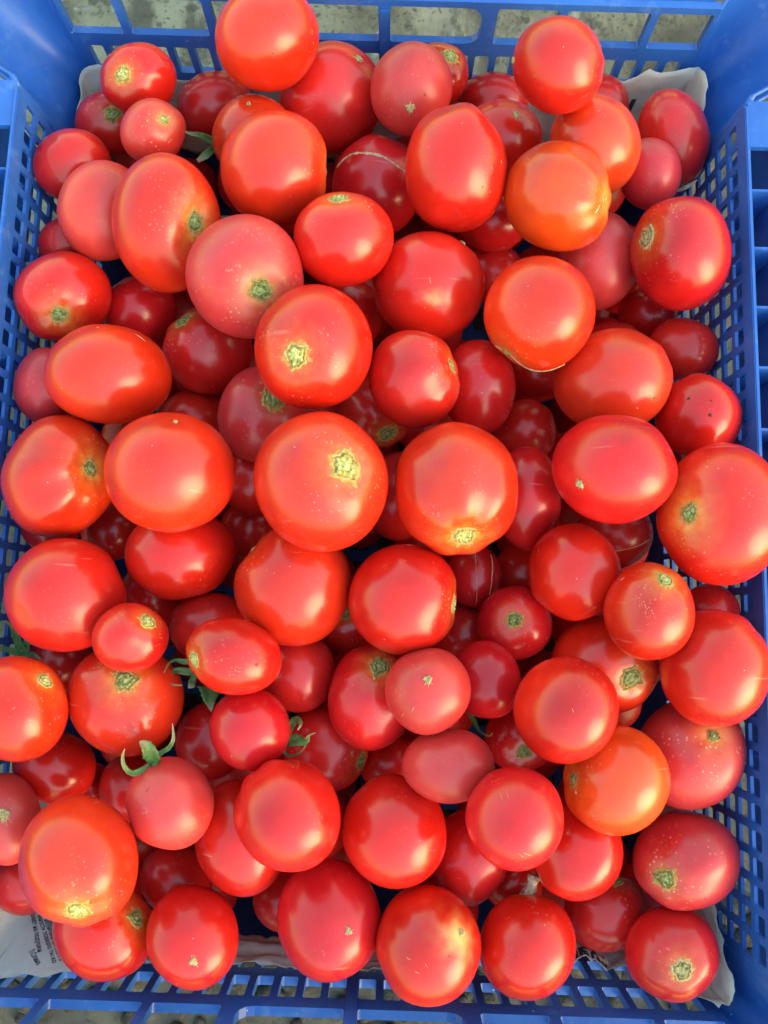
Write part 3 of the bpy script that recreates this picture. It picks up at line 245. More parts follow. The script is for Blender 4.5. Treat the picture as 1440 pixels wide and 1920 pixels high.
def ramp(nodes, stops, interp='LINEAR'):
    r = nodes.new('ShaderNodeValToRGB')
    r.color_ramp.interpolation = interp
    e = r.color_ramp.elements
    while len(e) < len(stops):
        e.new(0.5)
    for el, (p, c) in zip(e, stops):
        el.position = p
        el.color = c if len(c) == 4 else (*c, 1)
    return r

def mixc(nodes, links, fac, a, b, mode='MIX'):
    m = nodes.new('ShaderNodeMix')
    m.data_type = 'RGBA'
    m.blend_type = mode
    for sock, v in ((m.inputs[0], fac), (m.inputs[6], a), (m.inputs[7], b)):
        if hasattr(v, 'is_linked'):
            links.new(v, sock)
        elif isinstance(v, (int, float)):
            sock.default_value = v
        else:
            sock.default_value = (*v, 1) if len(v) == 3 else v
    return m.outputs[2]

def math_n(nodes, links, op, a, b=None, clamp=False):
    m = nodes.new('ShaderNodeMath')
    m.operation = op
    m.use_clamp = clamp
    for i, v in enumerate((a, b)):
        if v is None: continue
        if hasattr(v, 'is_linked'):
            links.new(v, m.inputs[i])
        else:
            m.inputs[i].default_value = v
    return m.outputs[0]

# ------------------------------------------------------------------ materials
def tomato_material():
    m, n, l, b = new_mat("tomato_skin")
    tc = n.new('ShaderNodeTexCoord')
    oi = n.new('ShaderNodeObjectInfo')
    # each fruit has its own grain
    off = n.new('ShaderNodeVectorMath'); off.operation = 'ADD'
    comb = n.new('ShaderNodeCombineXYZ')
    l.new(math_n(n, l, 'MULTIPLY', oi.outputs['Random'], 37.0), comb.inputs[0])
    l.new(math_n(n, l, 'MULTIPLY', oi.outputs['Random'], 11.0), comb.inputs[1])
    l.new(tc.outputs['Object'], off.inputs[0]); l.new(comb.outputs[0], off.inputs[1])
    co = off.outputs[0]
    stem = n.new('ShaderNodeAttribute'); stem.attribute_name = 'stem_angle'
    ripe = n.new('ShaderNodeAttribute'); ripe.attribute_name = 'ripeness'
    dust = n.new('ShaderNodeAttribute'); dust.attribute_name = 'bloom'
    # slow mottling between deeper and more orange skin
    big = N(n, 'ShaderNodeTexNoise', Scale=28.0, Detail=3.0, Roughness=0.55)
    l.new(co, big.inputs['Vector'])
    bigr = ramp(n, [(0.35, (0, 0, 0)), (0.68, (1, 1, 1))])
    l.new(big.outputs['Fac'], bigr.inputs[0])
    deep = mixc(n, l, 1.0, oi.outputs['Color'], (0.72, 0.55, 0.70), 'MULTIPLY')
    warm = mixc(n, l, 1.0, oi.outputs['Color'], (1.05, 1.22, 1.05), 'MULTIPLY')
    base = mixc(n, l, bigr.outputs[0], deep, warm)
    # orange-yellow shoulder where the stalk was
    sh = ramp(n, [(0.0, (1, 1, 1)), (0.06, (1, 1, 1)), (0.11, (0.34, 0.34, 0.34)), (0.22, (0, 0, 0))])
    l.new(stem.outputs['Fac'], sh.inputs[0])
    fine = N(n, 'ShaderNodeTexNoise', Scale=260.0, Detail=2.0)
    l.new(co, fine.inputs['Vector'])
    shf = math_n(n, l, 'MULTIPLY', sh.outputs[0], math_n(n, l, 'MULTIPLY', fine.outputs['Fac'], 1.1), True)
    shf = math_n(n, l, 'MULTIPLY', shf, ripe.outputs['Fac'], True)
    base = mixc(n, l, shf, base, (0.75, 0.36, 0.05))
    blu = n.new('ShaderNodeAttribute'); blu.attribute_name = 'blush'
    bf = math_n(n, l, 'MULTIPLY', blu.outputs['Fac'], math_n(n, l, 'ADD', math_n(n, l, 'MULTIPLY', fine.outputs['Fac'], 0.9), 0.5), True)
    base = mixc(n, l, bf, base, (0.78, 0.42, 0.13))
    # tiny pale flecks in the skin, thicker round the stem
    vor = N(n, 'ShaderNodeTexVoronoi', Scale=430.0)
    l.new(co, vor.inputs['Vector'])
    fl = ramp(n, [(0.08, (1, 1, 1)), (0.30, (0, 0, 0))])
    l.new(vor.outputs['Distance'], fl.inputs[0])
    msk = N(n, 'ShaderNodeTexNoise', Scale=75.0, Detail=2.0)
    l.new(co, msk.inputs['Vector'])
    mskr = ramp(n, [(0.47, (0, 0, 0)), (0.72, (1, 1, 1))])
    l.new(msk.outputs['Fac'], mskr.inputs[0])
    st2 = ramp(n, [(0.05, (1, 1, 1)), (0.42, (0.15, 0.15, 0.15))])
    l.new(stem.outputs['Fac'], st2.inputs[0])
    ff = math_n(n, l, 'MULTIPLY', fl.outputs[0], mskr.outputs[0])
    ff = math_n(n, l, 'MULTIPLY', ff, st2.outputs[0])
    ff = math_n(n, l, 'MULTIPLY', ff, math_n(n, l, 'ADD', dust.outputs['Fac'], 0.40), True)
    base = mixc(n, l, ff, base, (0.85, 0.42, 0.28))
    d2 = N(n, 'ShaderNodeTexVoronoi', Scale=150.0)
    l.new(co, d2.inputs['Vector'])
    d2r = ramp(n, [(0.02, (1, 1, 1)), (0.06, (0, 0, 0))]); l.new(d2.outputs['Distance'], d2r.inputs[0])
    d2s = n.new('ShaderNodeSeparateColor'); l.new(d2.outputs['Color'], d2s.inputs[0])
    d2f = math_n(n, l, 'MULTIPLY', d2r.outputs[0], math_n(n, l, 'GREATER_THAN', d2s.outputs[0], 0.72))
    base = mixc(n, l, math_n(n, l, 'MULTIPLY', d2f, 0.6), base, (0.80, 0.42, 0.30))
    d2k = math_n(n, l, 'MULTIPLY', d2r.outputs[0], math_n(n, l, 'LESS_THAN', d2s.outputs[0], 0.08))
    base = mixc(n, l, math_n(n, l, 'MULTIPLY', d2k, 0.8), base, (0.05, 0.012, 0.008))
    hm = n.new('ShaderNodeMapping'); hm.inputs['Scale'].default_value = (30, 420, 60); hm.inputs['Rotation'].default_value = (0.4, 0.9, 0.7)
    l.new(co, hm.inputs['Vector'])
    hn = N(n, 'ShaderNodeTexNoise', Scale=1.0, Detail=1.0); l.new(hm.outputs[0], hn.inputs['Vector'])
    hr = ramp(n, [(0.70, (0, 0, 0)), (0.76, (1, 1, 1))]); l.new(hn.outputs['Fac'], hr.inputs[0])
    hk = N(n, 'ShaderNodeTexNoise', Scale=45.0, Detail=1.0); l.new(co, hk.inputs['Vector'])
    hkr = ramp(n, [(0.56, (0, 0, 0)), (0.66, (1, 1, 1))]); l.new(hk.outputs['Fac'], hkr.inputs[0])
    base = mixc(n, l, math_n(n, l, 'MULTIPLY', math_n(n, l, 'MULTIPLY', hr.outputs[0], hkr.outputs[0]), 0.22), base, (0.74, 0.34, 0.24))
    # dull dust film on some fruits
    dn = N(n, 'ShaderNodeTexNoise', Scale=60.0, Detail=5.0, Roughness=0.7)
    l.new(co, dn.inputs['Vector'])
    dr = ramp(n, [(0.35, (0.25, 0.25, 0.25)), (0.75, (1, 1, 1))])
    l.new(dn.outputs['Fac'], dr.inputs[0])
    df = math_n(n, l, 'MULTIPLY', dr.outputs[0], math_n(n, l, 'MULTIPLY', dust.outputs['Fac'], 0.11))
    base = mixc(n, l, df, base, (0.60, 0.26, 0.25))
    l.new(base, b.inputs['Base Color'])
    rg = math_n(n, l, 'ADD', math_n(n, l, 'MULTIPLY', dr.outputs[0], 0.06), math_n(n, l, 'ADD', math_n(n, l, 'MULTIPLY', dust.outputs['Fac'], 0.16), 0.175))
    l.new(rg, b.inputs['Roughness'])
    b.inputs['IOR'].default_value = 1.5
    b.inputs['Specular IOR Level'].default_value = 0.54
    b.inputs['Subsurface Weight'].default_value = 0.18
    b.inputs['Subsurface Radius'].default_value = (1.0, 0.22, 0.10)
    b.inputs['Subsurface Scale'].default_value = 0.006
    # pores and slight unevenness
    pn = N(n, 'ShaderNodeTexNoise', Scale=900.0, Detail=2.0)
    l.new(co, pn.inputs['Vector'])
    wv = N(n, 'ShaderNodeTexNoise', Scale=70.0, Detail=2.0)
    l.new(co, wv.inputs['Vector'])
    hsum = math_n(n, l, 'ADD', math_n(n, l, 'MULTIPLY', pn.outputs['Fac'], 0.035), math_n(n, l, 'MULTIPLY', wv.outputs['Fac'], 0.22))
    bp = N(n, 'ShaderNodeBump', Strength=0.35, Distance=0.0016)
    l.new(hsum, bp.inputs['Height']); l.new(bp.outputs[0], b.inputs['Normal'])
    return m

def grain_material(name, c0, c1, c2, scale, rough=0.75, dist=0.0008):
    m, n, l, b = new_mat(name)
    tc = n.new('ShaderNodeTexCoord')
    oi = n.new('ShaderNodeObjectInfo')
    add = n.new('ShaderNodeVectorMath'); add.operation = 'ADD'
    l.new(tc.outputs['Object'], add.inputs[0]); l.new(oi.outputs['Random'], add.inputs[1])
    nz = N(n, 'ShaderNodeTexNoise', Scale=scale, Detail=4.0, Roughness=0.65)
    l.new(add.outputs[0], nz.inputs['Vector'])
    r = ramp(n, [(0.30, c0), (0.47, c1), (0.70, c2)])
    l.new(nz.outputs['Fac'], r.inputs[0]); l.new(r.outputs[0], b.inputs['Base Color'])
    b.inputs['Roughness'].default_value = rough
    bp = N(n, 'ShaderNodeBump', Strength=0.8, Distance=dist)
    l.new(nz.outputs['Fac'], bp.inputs['Height']); l.new(bp.outputs[0], b.inputs['Normal'])
    return m

def plastic_material():
    m, n, l, b = new_mat("blue_crate_plastic")
    tc = n.new('ShaderNodeTexCoord')
    nz = N(n, 'ShaderNodeTexNoise', Scale=22.0, Detail=5.0, Roughness=0.6)
    l.new(tc.outputs['Object'], nz.inputs['Vector'])
    r = ramp(n, [(0.3, (0.014, 0.084, 0.36)), (0.7, (0.023, 0.122, 0.47))])
    l.new(nz.outputs['Fac'], r.inputs[0])
    # pale scuffs and dry dirt
    sc = N(n, 'ShaderNodeTexNoise', Scale=95.0, Detail=6.0, Roughness=0.75)
    l.new(tc.outputs['Object'], sc.inputs['Vector'])
    sr = ramp(n, [(0.55, (0, 0, 0)), (0.78, (0.55, 0.55, 0.55))])
    l.new(sc.outputs['Fac'], sr.inputs[0])
    c = mixc(n, l, sr.outputs[0], r.outputs[0], (0.13, 0.25, 0.55))
    sp = N(n, 'ShaderNodeTexVoronoi', Scale=130.0)
    l.new(tc.outputs['Object'], sp.inputs['Vector'])
    spr = ramp(n, [(0.035, (1, 1, 1)), (0.07, (0, 0, 0))])
    l.new(sp.outputs['Distance'], spr.inputs[0])
    pick = n.new('ShaderNodeSeparateColor'); l.new(sp.outputs['Color'], pick.inputs[0])
    few = math_n(n, l, 'GREATER_THAN', pick.outputs[0], 0.80)
    c = mixc(n, l, math_n(n, l, 'MULTIPLY', spr.outputs[0], few), c, (0.62, 0.68, 0.74))
    few2 = math_n(n, l, 'LESS_THAN', pick.outputs[0], 0.08)
    c = mixc(n, l, math_n(n, l, 'MULTIPLY', spr.outputs[0], few2), c, (0.02, 0.025, 0.05))
    du = N(n, 'ShaderNodeTexNoise', Scale=14.0, Detail=7.0, Roughness=0.7, Distortion=0.8)
    l.new(tc.outputs['Object'], du.inputs['Vector'])
    dur = ramp(n, [(0.56, (0, 0, 0)), (0.80, (0.40, 0.40, 0.40))]); l.new(du.outputs['Fac'], dur.inputs[0])
    c = mixc(n, l, dur.outputs[0], c, (0.16, 0.19, 0.26))
    l.new(c, b.inputs['Base Color'])
    rr = ramp(n, [(0.3, (0.36, 0.36, 0.36)), (0.75, (0.55, 0.55, 0.55))])
    l.new(sc.outputs['Fac'], rr.inputs[0]); l.new(rr.outputs[0], b.inputs['Roughness'])
    b.inputs['Subsurface Weight'].default_value = 0.0
    bp = N(n, 'ShaderNodeBump', Strength=0.25, Distance=0.0008)
    l.new(sc.outputs['Fac'], bp.inputs['Height']); l.new(bp.outputs[0], b.inputs['Normal'])
    return m

def paper_material():
    m, n, l, b = new_mat("newsprint")
    tc = n.new('ShaderNodeTexCoord')
    nz = N(n, 'ShaderNodeTexNoise', Scale=40.0, Detail=6.0, Roughness=0.7)
    l.new(tc.outputs['Object'], nz.inputs['Vector'])
    r = ramp(n, [(0.3, (0.46, 0.42, 0.375)), (0.7, (0.57, 0.525, 0.475))])
    l.new(nz.outputs['Fac'], r.inputs[0]); l.new(r.outputs[0], b.inputs['Base Color'])
    b.inputs['Roughness'].default_value = 0.85
    b.inputs['Specular IOR Level'].default_value = 0.2
    bp = N(n, 'ShaderNodeBump', Strength=0.5, Distance=0.002)
    l.new(nz.outputs['Fac'], bp.inputs['Height']); l.new(bp.outputs[0], b.inputs['Normal'])
    return m

def flat_material(name, c, rough=0.8):
    m, n, l, b = new_mat(name)
    tc = n.new('ShaderNodeTexCoord')
    nz = N(n, 'ShaderNodeTexNoise', Scale=300.0, Detail=3.0)
    l.new(tc.outputs['Object'], nz.inputs['Vector'])
    r = ramp(n, [(0.3, tuple(x * 0.85 for x in c)), (0.7, tuple(min(1, x * 1.12) for x in c))])
    l.new(nz.outputs['Fac'], r.inputs[0]); l.new(r.outputs[0], b.inputs['Base Color'])
    b.inputs['Roughness'].default_value = rough
    return m

def ground_material():
    m, n, l, b = new_mat("stained_concrete")
    tc = n.new('ShaderNodeTexCoord')
    co = tc.outputs['Object']
    a = N(n, 'ShaderNodeTexNoise', Scale=14.0, Detail=7.0, Roughness=0.65)
    l.new(co, a.inputs['Vector'])
    ra = ramp(n, [(0.30, (0.085, 0.075, 0.046)), (0.50, (0.20, 0.182, 0.120)), (0.75, (0.30, 0.285, 0.205))])
    l.new(a.outputs['Fac'], ra.inputs[0])
    # pebbles set in the surface
    v = N(n, 'ShaderNodeTexVoronoi', Scale=95.0)
    wob = N(n, 'ShaderNodeTexNoise', Scale=60.0, Detail=3.0)
    l.new(co, wob.inputs['Vector'])
    ad = n.new('ShaderNodeVectorMath'); ad.operation = 'MULTIPLY_ADD'
    ad.inputs[1].default_value = (0.018, 0.018, 0.018)
    l.new(wob.outputs['Color'], ad.inputs[0]); l.new(co, ad.inputs[2])
    l.new(ad.outputs[0], v.inputs['Vector'])
    sep = n.new('ShaderNodeSeparateColor'); l.new(v.outputs['Color'], sep.inputs[0])
    peb = ramp(n, [(0.0, (0.035, 0.032, 0.025)), (0.30, (0.11, 0.10, 0.078)), (0.6, (0.18, 0.17, 0.135)), (1.0, (0.30, 0.29, 0.25))])
    l.new(sep.outputs[0], peb.inputs[0])
    near = ramp(n, [(0.25, (1, 1, 1)), (0.50, (0, 0, 0))])
    l.new(v.outputs['Distance'], near.inputs[0])
    many = math_n(n, l, 'GREATER_THAN', sep.outputs[1], 0.72)
    c = mixc(n, l, math_n(n, l, 'MULTIPLY', near.outputs[0], many), ra.outputs[0], peb.outputs[0])
    # dark damp streaks
    mp = n.new('ShaderNodeMapping'); mp.inputs['Scale'].default_value = (26, 7, 10)
    l.new(co, mp.inputs['Vector'])
    s = N(n, 'ShaderNodeTexNoise', Scale=1.6, Detail=6.0, Roughness=0.6)
    l.new(mp.outputs[0], s.inputs['Vector'])
    rs = ramp(n, [(0.50, (0, 0, 0)), (0.62, (0.8, 0.8, 0.8))])
    l.new(s.outputs['Fac'], rs.inputs[0])
    c = mixc(n, l, rs.outputs[0], c, (0.045, 0.040, 0.030))
    # pale concrete behind left; elsewhere dark soil, with crate shade painted into the colour
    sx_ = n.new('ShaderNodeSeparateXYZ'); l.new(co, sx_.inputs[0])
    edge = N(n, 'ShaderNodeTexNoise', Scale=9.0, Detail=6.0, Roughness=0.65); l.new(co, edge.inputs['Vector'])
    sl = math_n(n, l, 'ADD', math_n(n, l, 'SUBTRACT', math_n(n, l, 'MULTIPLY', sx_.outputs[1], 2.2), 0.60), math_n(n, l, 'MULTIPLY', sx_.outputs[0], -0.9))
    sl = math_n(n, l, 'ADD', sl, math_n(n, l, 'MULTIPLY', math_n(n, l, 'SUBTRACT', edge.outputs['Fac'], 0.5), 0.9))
    soil_shade_r = ramp(n, [(0.0, (0.85, 0.85, 0.85)), (0.30, (0, 0, 0))]); l.new(sl, soil_shade_r.inputs[0])
    soil_shade_c = ramp(n, [(0.35, (0.022, 0.019, 0.015)), (0.6, (0.060, 0.052, 0.040)), (0.72, (0.14, 0.13, 0.105))]); l.new(a.outputs['Fac'], soil_shade_c.inputs[0])
    c = mixc(n, l, soil_shade_r.outputs[0], c, soil_shade_c.outputs[0])
    pit = N(n, 'ShaderNodeTexVoronoi', Scale=230.0)
    l.new(ad.outputs[0], pit.inputs['Vector'])
    ps = n.new('ShaderNodeSeparateColor'); l.new(pit.outputs['Color'], ps.inputs[0])
    pr = ramp(n, [(0.12, (0.85, 0.85, 0.85)), (0.42, (0, 0, 0))]); l.new(pit.outputs['Distance'], pr.inputs[0])
    blo = N(n, 'ShaderNodeTexNoise', Scale=62.0, Detail=5.0, Roughness=0.6, Distortion=0.6); l.new(co, blo.inputs['Vector'])
    blr = ramp(n, [(0.55, (0, 0, 0)), (0.64, (0.8, 0.8, 0.8))]); l.new(blo.outputs['Fac'], blr.inputs[0])
    c = mixc(n, l, blr.outputs[0], c, (0.050, 0.044, 0.032))
    c = mixc(n, l, math_n(n, l, 'MULTIPLY', pr.outputs[0], math_n(n, l, 'GREATER_THAN', ps.outputs[0], 0.66)), c, (0.035, 0.032, 0.025))
    l.new(c, b.inputs['Base Color'])
    b.inputs['Roughness'].default_value = 0.85
    hh = math_n(n, l, 'ADD', a.outputs['Fac'], math_n(n, l, 'MULTIPLY', near.outputs[0], 0.4))
    bp = N(n, 'ShaderNodeBump', Strength=0.6, Distance=0.0025)
    l.new(hh, bp.inputs['Height']); l.new(bp.outputs[0], b.inputs['Normal'])
    return m

def leaf_material():
    m, n, l, b = new_mat("sepal_green")
    at = n.new('ShaderNodeAttribute'); at.attribute_name = 'along'
    tc = n.new('ShaderNodeTexCoord')
    nz = N(n, 'ShaderNodeTexNoise', Scale=500.0, Detail=4.0)
    l.new(tc.outputs['Object'], nz.inputs['Vector'])
    g = ramp(n, [(0.3, (0.030, 0.085, 0.014)), (0.7, (0.075, 0.155, 0.036))])
    l.new(nz.outputs['Fac'], g.inputs[0])
    tip = ramp(n, [(0.55, (0, 0, 0)), (1.0, (1, 1, 1))])
    l.new(at.outputs['Fac'], tip.inputs[0])
    c = mixc(n, l, math_n(n, l, 'MULTIPLY', tip.outputs[0], 0.75), g.outputs[0], (0.42, 0.27, 0.15))
    l.new(c, b.inputs['Base Color'])
    b.inputs['Roughness'].default_value = 0.55
    bp = N(n, 'ShaderNodeBump', Strength=0.5, Distance=0.0004)
    l.new(nz.outputs['Fac'], bp.inputs['Height']); l.new(bp.outputs[0], b.inputs['Normal'])
    return m

M_TOM = tomato_material()
def scar_material(name, dark, mid, pale, collar):
    m, n, l, b = new_mat(name)
    tc = n.new('ShaderNodeTexCoord'); oi = n.new('ShaderNodeObjectInfo')
    add = n.new('ShaderNodeVectorMath'); add.operation = 'ADD'
    l.new(tc.outputs['Object'], add.inputs[0]); l.new(oi.outputs['Random'], add.inputs[1])
    nz = N(n, 'ShaderNodeTexNoise', Scale=650.0, Detail=4.0, Roughness=0.65)
    l.new(add.outputs[0], nz.inputs['Vector'])
    g_ = ramp(n, [(0.34, dark), (0.50, mid), (0.66, pale)]); l.new(nz.outputs['Fac'], g_.inputs[0])
    at = n.new('ShaderNodeAttribute'); at.attribute_name = 'radial'
    tt = math_n(n, l, 'ADD', at.outputs['Fac'], math_n(n, l, 'MULTIPLY', math_n(n, l, 'SUBTRACT', nz.outputs['Fac'], 0.5), 0.42))
    core = ramp(n, [(0.10, (1, 1, 1)), (0.24, (0, 0, 0))]); l.new(tt, core.inputs[0])
    c = mixc(n, l, math_n(n, l, 'MULTIPLY', core.outputs[0], 0.6), g_.outputs[0], pale)
    ring = ramp(n, [(0.60, (0, 0, 0)), (0.69, (1, 1, 1)), (0.74, (1, 1, 1)), (0.80, (0, 0, 0))]); l.new(tt, ring.inputs[0])
    c = mixc(n, l, math_n(n, l, 'MULTIPLY', ring.outputs[0], 0.5), c, (0.16, 0.085, 0.02))
    out = ramp(n, [(0.76, (0, 0, 0)), (0.84, (1, 1, 1))]); l.new(tt, out.inputs[0])
    c = mixc(n, l, math_n(n, l, 'MULTIPLY', out.outputs[0], 0.65), c, collar)
    l.new(c, b.inputs['Base Color']); b.inputs['Roughness'].default_value = 0.8
    bp = N(n, 'ShaderNodeBump', Strength=0.8, Distance=0.0008)
    l.new(nz.outputs['Fac'], bp.inputs['Height']); l.new(bp.outputs[0], b.inputs['Normal'])
    return m
M_SCAR_G = scar_material("green_stem_scar", (0.06, 0.07, 0.012), (0.22, 0.25, 0.06), (0.42, 0.44, 0.17), (0.44, 0.24, 0.07))
M_SCAR_Y = scar_material("yellow_stem_scar", (0.15, 0.14, 0.03), (0.38, 0.36, 0.09), (0.60, 0.56, 0.26), (0.56, 0.26, 0.07))
M_SCAR_B = scar_material("tan_stem_scar", (0.12, 0.07, 0.02), (0.34, 0.28, 0.10), (0.46, 0.42, 0.18), (0.58, 0.44, 0.24))
M_RING = grain_material("corky_ring", (0.46, 0.10, 0.018), (0.56, 0.20, 0.04), (0.60, 0.32, 0.10), 600.0, 0.8, 0.0008)
M_STAR = grain_material("blossom_scar_cork", (0.13, 0.09, 0.03), (0.44, 0.33, 0.14), (0.70, 0.52, 0.26), 900.0, 0.85, 0.0008)
M_RAY = grain_material("blossom_ray_skin", (0.52, 0.09, 0.03), (0.66, 0.20, 0.07), (0.72, 0.34, 0.14), 420.0, 0.5, 0.0003)
M_CORK = grain_material("corky_tan", (0.32, 0.17, 0.07), (0.58, 0.38, 0.18), (0.74, 0.56, 0.32), 800.0, 0.85, 0.0006)
M_NICK = grain_material("dark_nick", (0.10, 0.015, 0.006), (0.22, 0.04, 0.012), (0.36, 0.09, 0.02), 500.0, 0.7, 0.0006)
M_SPECK = grain_material("black_speck", (0.012, 0.010, 0.008), (0.03, 0.02, 0.015), (0.06, 0.03, 0.02), 500.0, 0.8, 0.0003)
M_PALE = grain_material("pale_scratch", (0.56, 0.09, 0.05), (0.64, 0.17, 0.10), (0.70, 0.28, 0.18), 500.0, 0.7, 0.0003)
M_BLUSH = grain_material("unripe_yellow_skin", (0.72, 0.16, 0.05), (0.76, 0.26, 0.07), (0.78, 0.36, 0.12), 260.0, 0.4, 0.0002)
M_BLUE = plastic_material()
M_PAPER = paper_material()
M_INK = flat_material("printing_ink", (0.018, 0.020, 0.040))
M_TINT = flat_material("printed_grey_tint", (0.33, 0.36, 0.43))
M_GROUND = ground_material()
M_LEAF = leaf_material()
M_STALK = grain_material("dried_stalk", (0.20, 0.12, 0.07), (0.46, 0.34, 0.22), (0.66, 0.54, 0.40), 500.0, 0.9, 0.0010)
M_CLOD = grain_material("dark_soil", (0.010, 0.009, 0.007), (0.026, 0.022, 0.017), (0.060, 0.052, 0.040), 160.0, 0.95, 0.003)

# ------------------------------------------------------------------ ground
GZ = -0.008
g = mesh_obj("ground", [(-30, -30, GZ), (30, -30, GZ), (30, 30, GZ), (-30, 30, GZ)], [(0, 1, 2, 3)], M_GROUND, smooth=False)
tag(g, kind='structure')

def lumps():
    vs_, fs_ = [], []
    rng = random.Random(4)
    def one(x, y, r):
        bm = bmesh.new()
        bmesh.ops.create_icosphere(bm, subdivisions=2, radius=1.0)
        o = Vector((rng.random() * 50, rng.random() * 50, 0))
        b0 = len(vs_)
        sx, sy, sz = rng.uniform(.8, 1.3), rng.uniform(.8, 1.3), rng.uniform(.45, .8)
        for v in bm.verts:
            k = 1 + 0.45 * noise.noise(v.co * 1.7 + o) + 0.2 * noise.noise(v.co * 4 + o)
            vs_.append((x + v.co.x * r * k * sx, y + v.co.y * r * k * sy, GZ + r * sz * 0.5 + v.co.z * r * k * sz))
        fs_.extend([tuple(v.index + b0 for v in f.verts) for f in bm.faces])
        bm.free()
    for i in range(700):
        x = rng.uniform(-0.30, 0.34); y = -0.250 - abs(rng.gauss(0, 0.05))
        one(x, y, rng.uniform(0.002, 0.007) if rng.random() < .9 else rng.uniform(0.008, 0.014))
    for i in range(70):
        one(rng.uniform(0.02, 0.55), rng.uniform(0.30, 0.75), rng.uniform(0.002, 0.008))
    return vs_, fs_
lv, lf = lumps()
o = mesh_obj("soil_clods", lv, lf, M_CLOD)
tag(o, "dark crumbs of soil and small stones lying on the concrete outside the crate", "soil", kind='stuff')

# ------------------------------------------------------------------ crate
RIM = 0.196
HX, HY, DRAFT = 0.180, 0.2434, 0.006
def inset(z): return DRAFT * (RIM - z) / RIM

crate = bpy.data.objects.new("vegetable_crate", None)
COL.objects.link(crate)
tag(crate, "blue plastic lattice crate filled with red tomatoes", "crate")

def rounded(u0, u1, v0, v1, rads, k=3):
    """corner loop, counter-clockwise from bottom-left; rads = (bl, br, tr, tl)"""
    out = []
    for (cx, cy, a0), r in zip(((u0, v0, 180), (u1, v0, 270), (u1, v1, 0), (u0, v1, 90)), rads):
        ox = cx + (r if cx == u0 else -r); oy = cy + (r if cy == v0 else -r)
        out.append([(ox + r * math.cos(R(a0 + 90 * i / (k - 1))), oy + r * math.sin(R(a0 + 90 * i / (k - 1)))) for i in range(k)])
    return out

class Panel:
    """a moulded wall: bands of solid bar and of holes, with thickness"""
    def __init__(self, fn, t):
        self.fn, self.t, self.v, self.f = fn, t, [], []
    def put(self, u, v, w):
        self.v.append(self.fn(u, v, w)); return len(self.v) - 1
    def solid(self, u0, u1, v0, v1, nu=1, nv=1):
        for w in (0, 1):
            for i in range(nu):
                for j in range(nv):
                    a = [u0 + (u1 - u0) * i / nu, u0 + (u1 - u0) * (i + 1) / nu]
                    b = [v0 + (v1 - v0) * j / nv, v0 + (v1 - v0) * (j + 1) / nv]
                    q = [self.put(x, y, w * self.t) for x, y in ((a[0], b[0]), (a[1], b[0]), (a[1], b[1]), (a[0], b[1]))]
                    self.f.append(tuple(q) if w == 0 else tuple(reversed(q)))
    def cell(self, U0, U1, V0, V1, hole, rads, k=3):
        loops = []
        poly = rounded(*hole, rads, k)
        for w in (0, self.t):
            oc = [self.put(x, y, w) for x, y in ((U0, V0), (U1, V0), (U1, V1), (U0, V1))]
            inn = [[self.put(x, y, w) for x, y in arc] for arc in poly]
            for c in range(4):
                for i in range(k - 1):
                    q = (oc[c], inn[c][i + 1], inn[c][i])
                    self.f.append(q if w else tuple(reversed(q)))
                d = (c + 1) % 4
                q = (oc[c], oc[d], inn[d][0], inn[c][-1])
                self.f.append(q if w == 0 else tuple(reversed(q)))
            loops.append([i for arc in inn for i in arc])
        a, b = loops
        n = len(a)
        for i in range(n):
            j = (i + 1) % n
            # own vertices so that the hole edge shades sharp
            q = [len(self.v) + x for x in range(4)]
            self.v += [self.v[a[i]], self.v[b[i]], self.v[b[j]], self.v[a[j]]]
            self.f.append((q[0], q[1], q[2], q[3]))
    def row(self, u0, u1, v0, v1, holes, hv0, hv1, rad):
        """one band with holes [(a, b[, rads])]; solid ends"""
        edges = [u0] + [(holes[i][1] + holes[i + 1][0]) / 2 for i in range(len(holes) - 1)] + [u1]
        for i, h in enumerate(holes):
            rads = h[2] if len(h) > 2 else (rad,) * 4
            self.cell(edges[i], edges[i + 1], v0, v1, (h[0], h[1], hv0, hv1), rads, 4 if len(h) > 2 else 3)
    def border(self, u0, u1, v0, v1):
        c = ((u0, v0), (u1, v0), (u1, v1), (u0, v1))
        for i in range(4):
            a, b = c[i], c[(i + 1) % 4]
            q = [self.put(*a, self.t), self.put(*b, self.t), self.put(*b, 0), self.put(*a, 0)]
            self.f.append(tuple(q))
    def build(self, name, mat, parent):
        return mesh_obj(name, self.v, self.f, mat, parent, smooth=False)

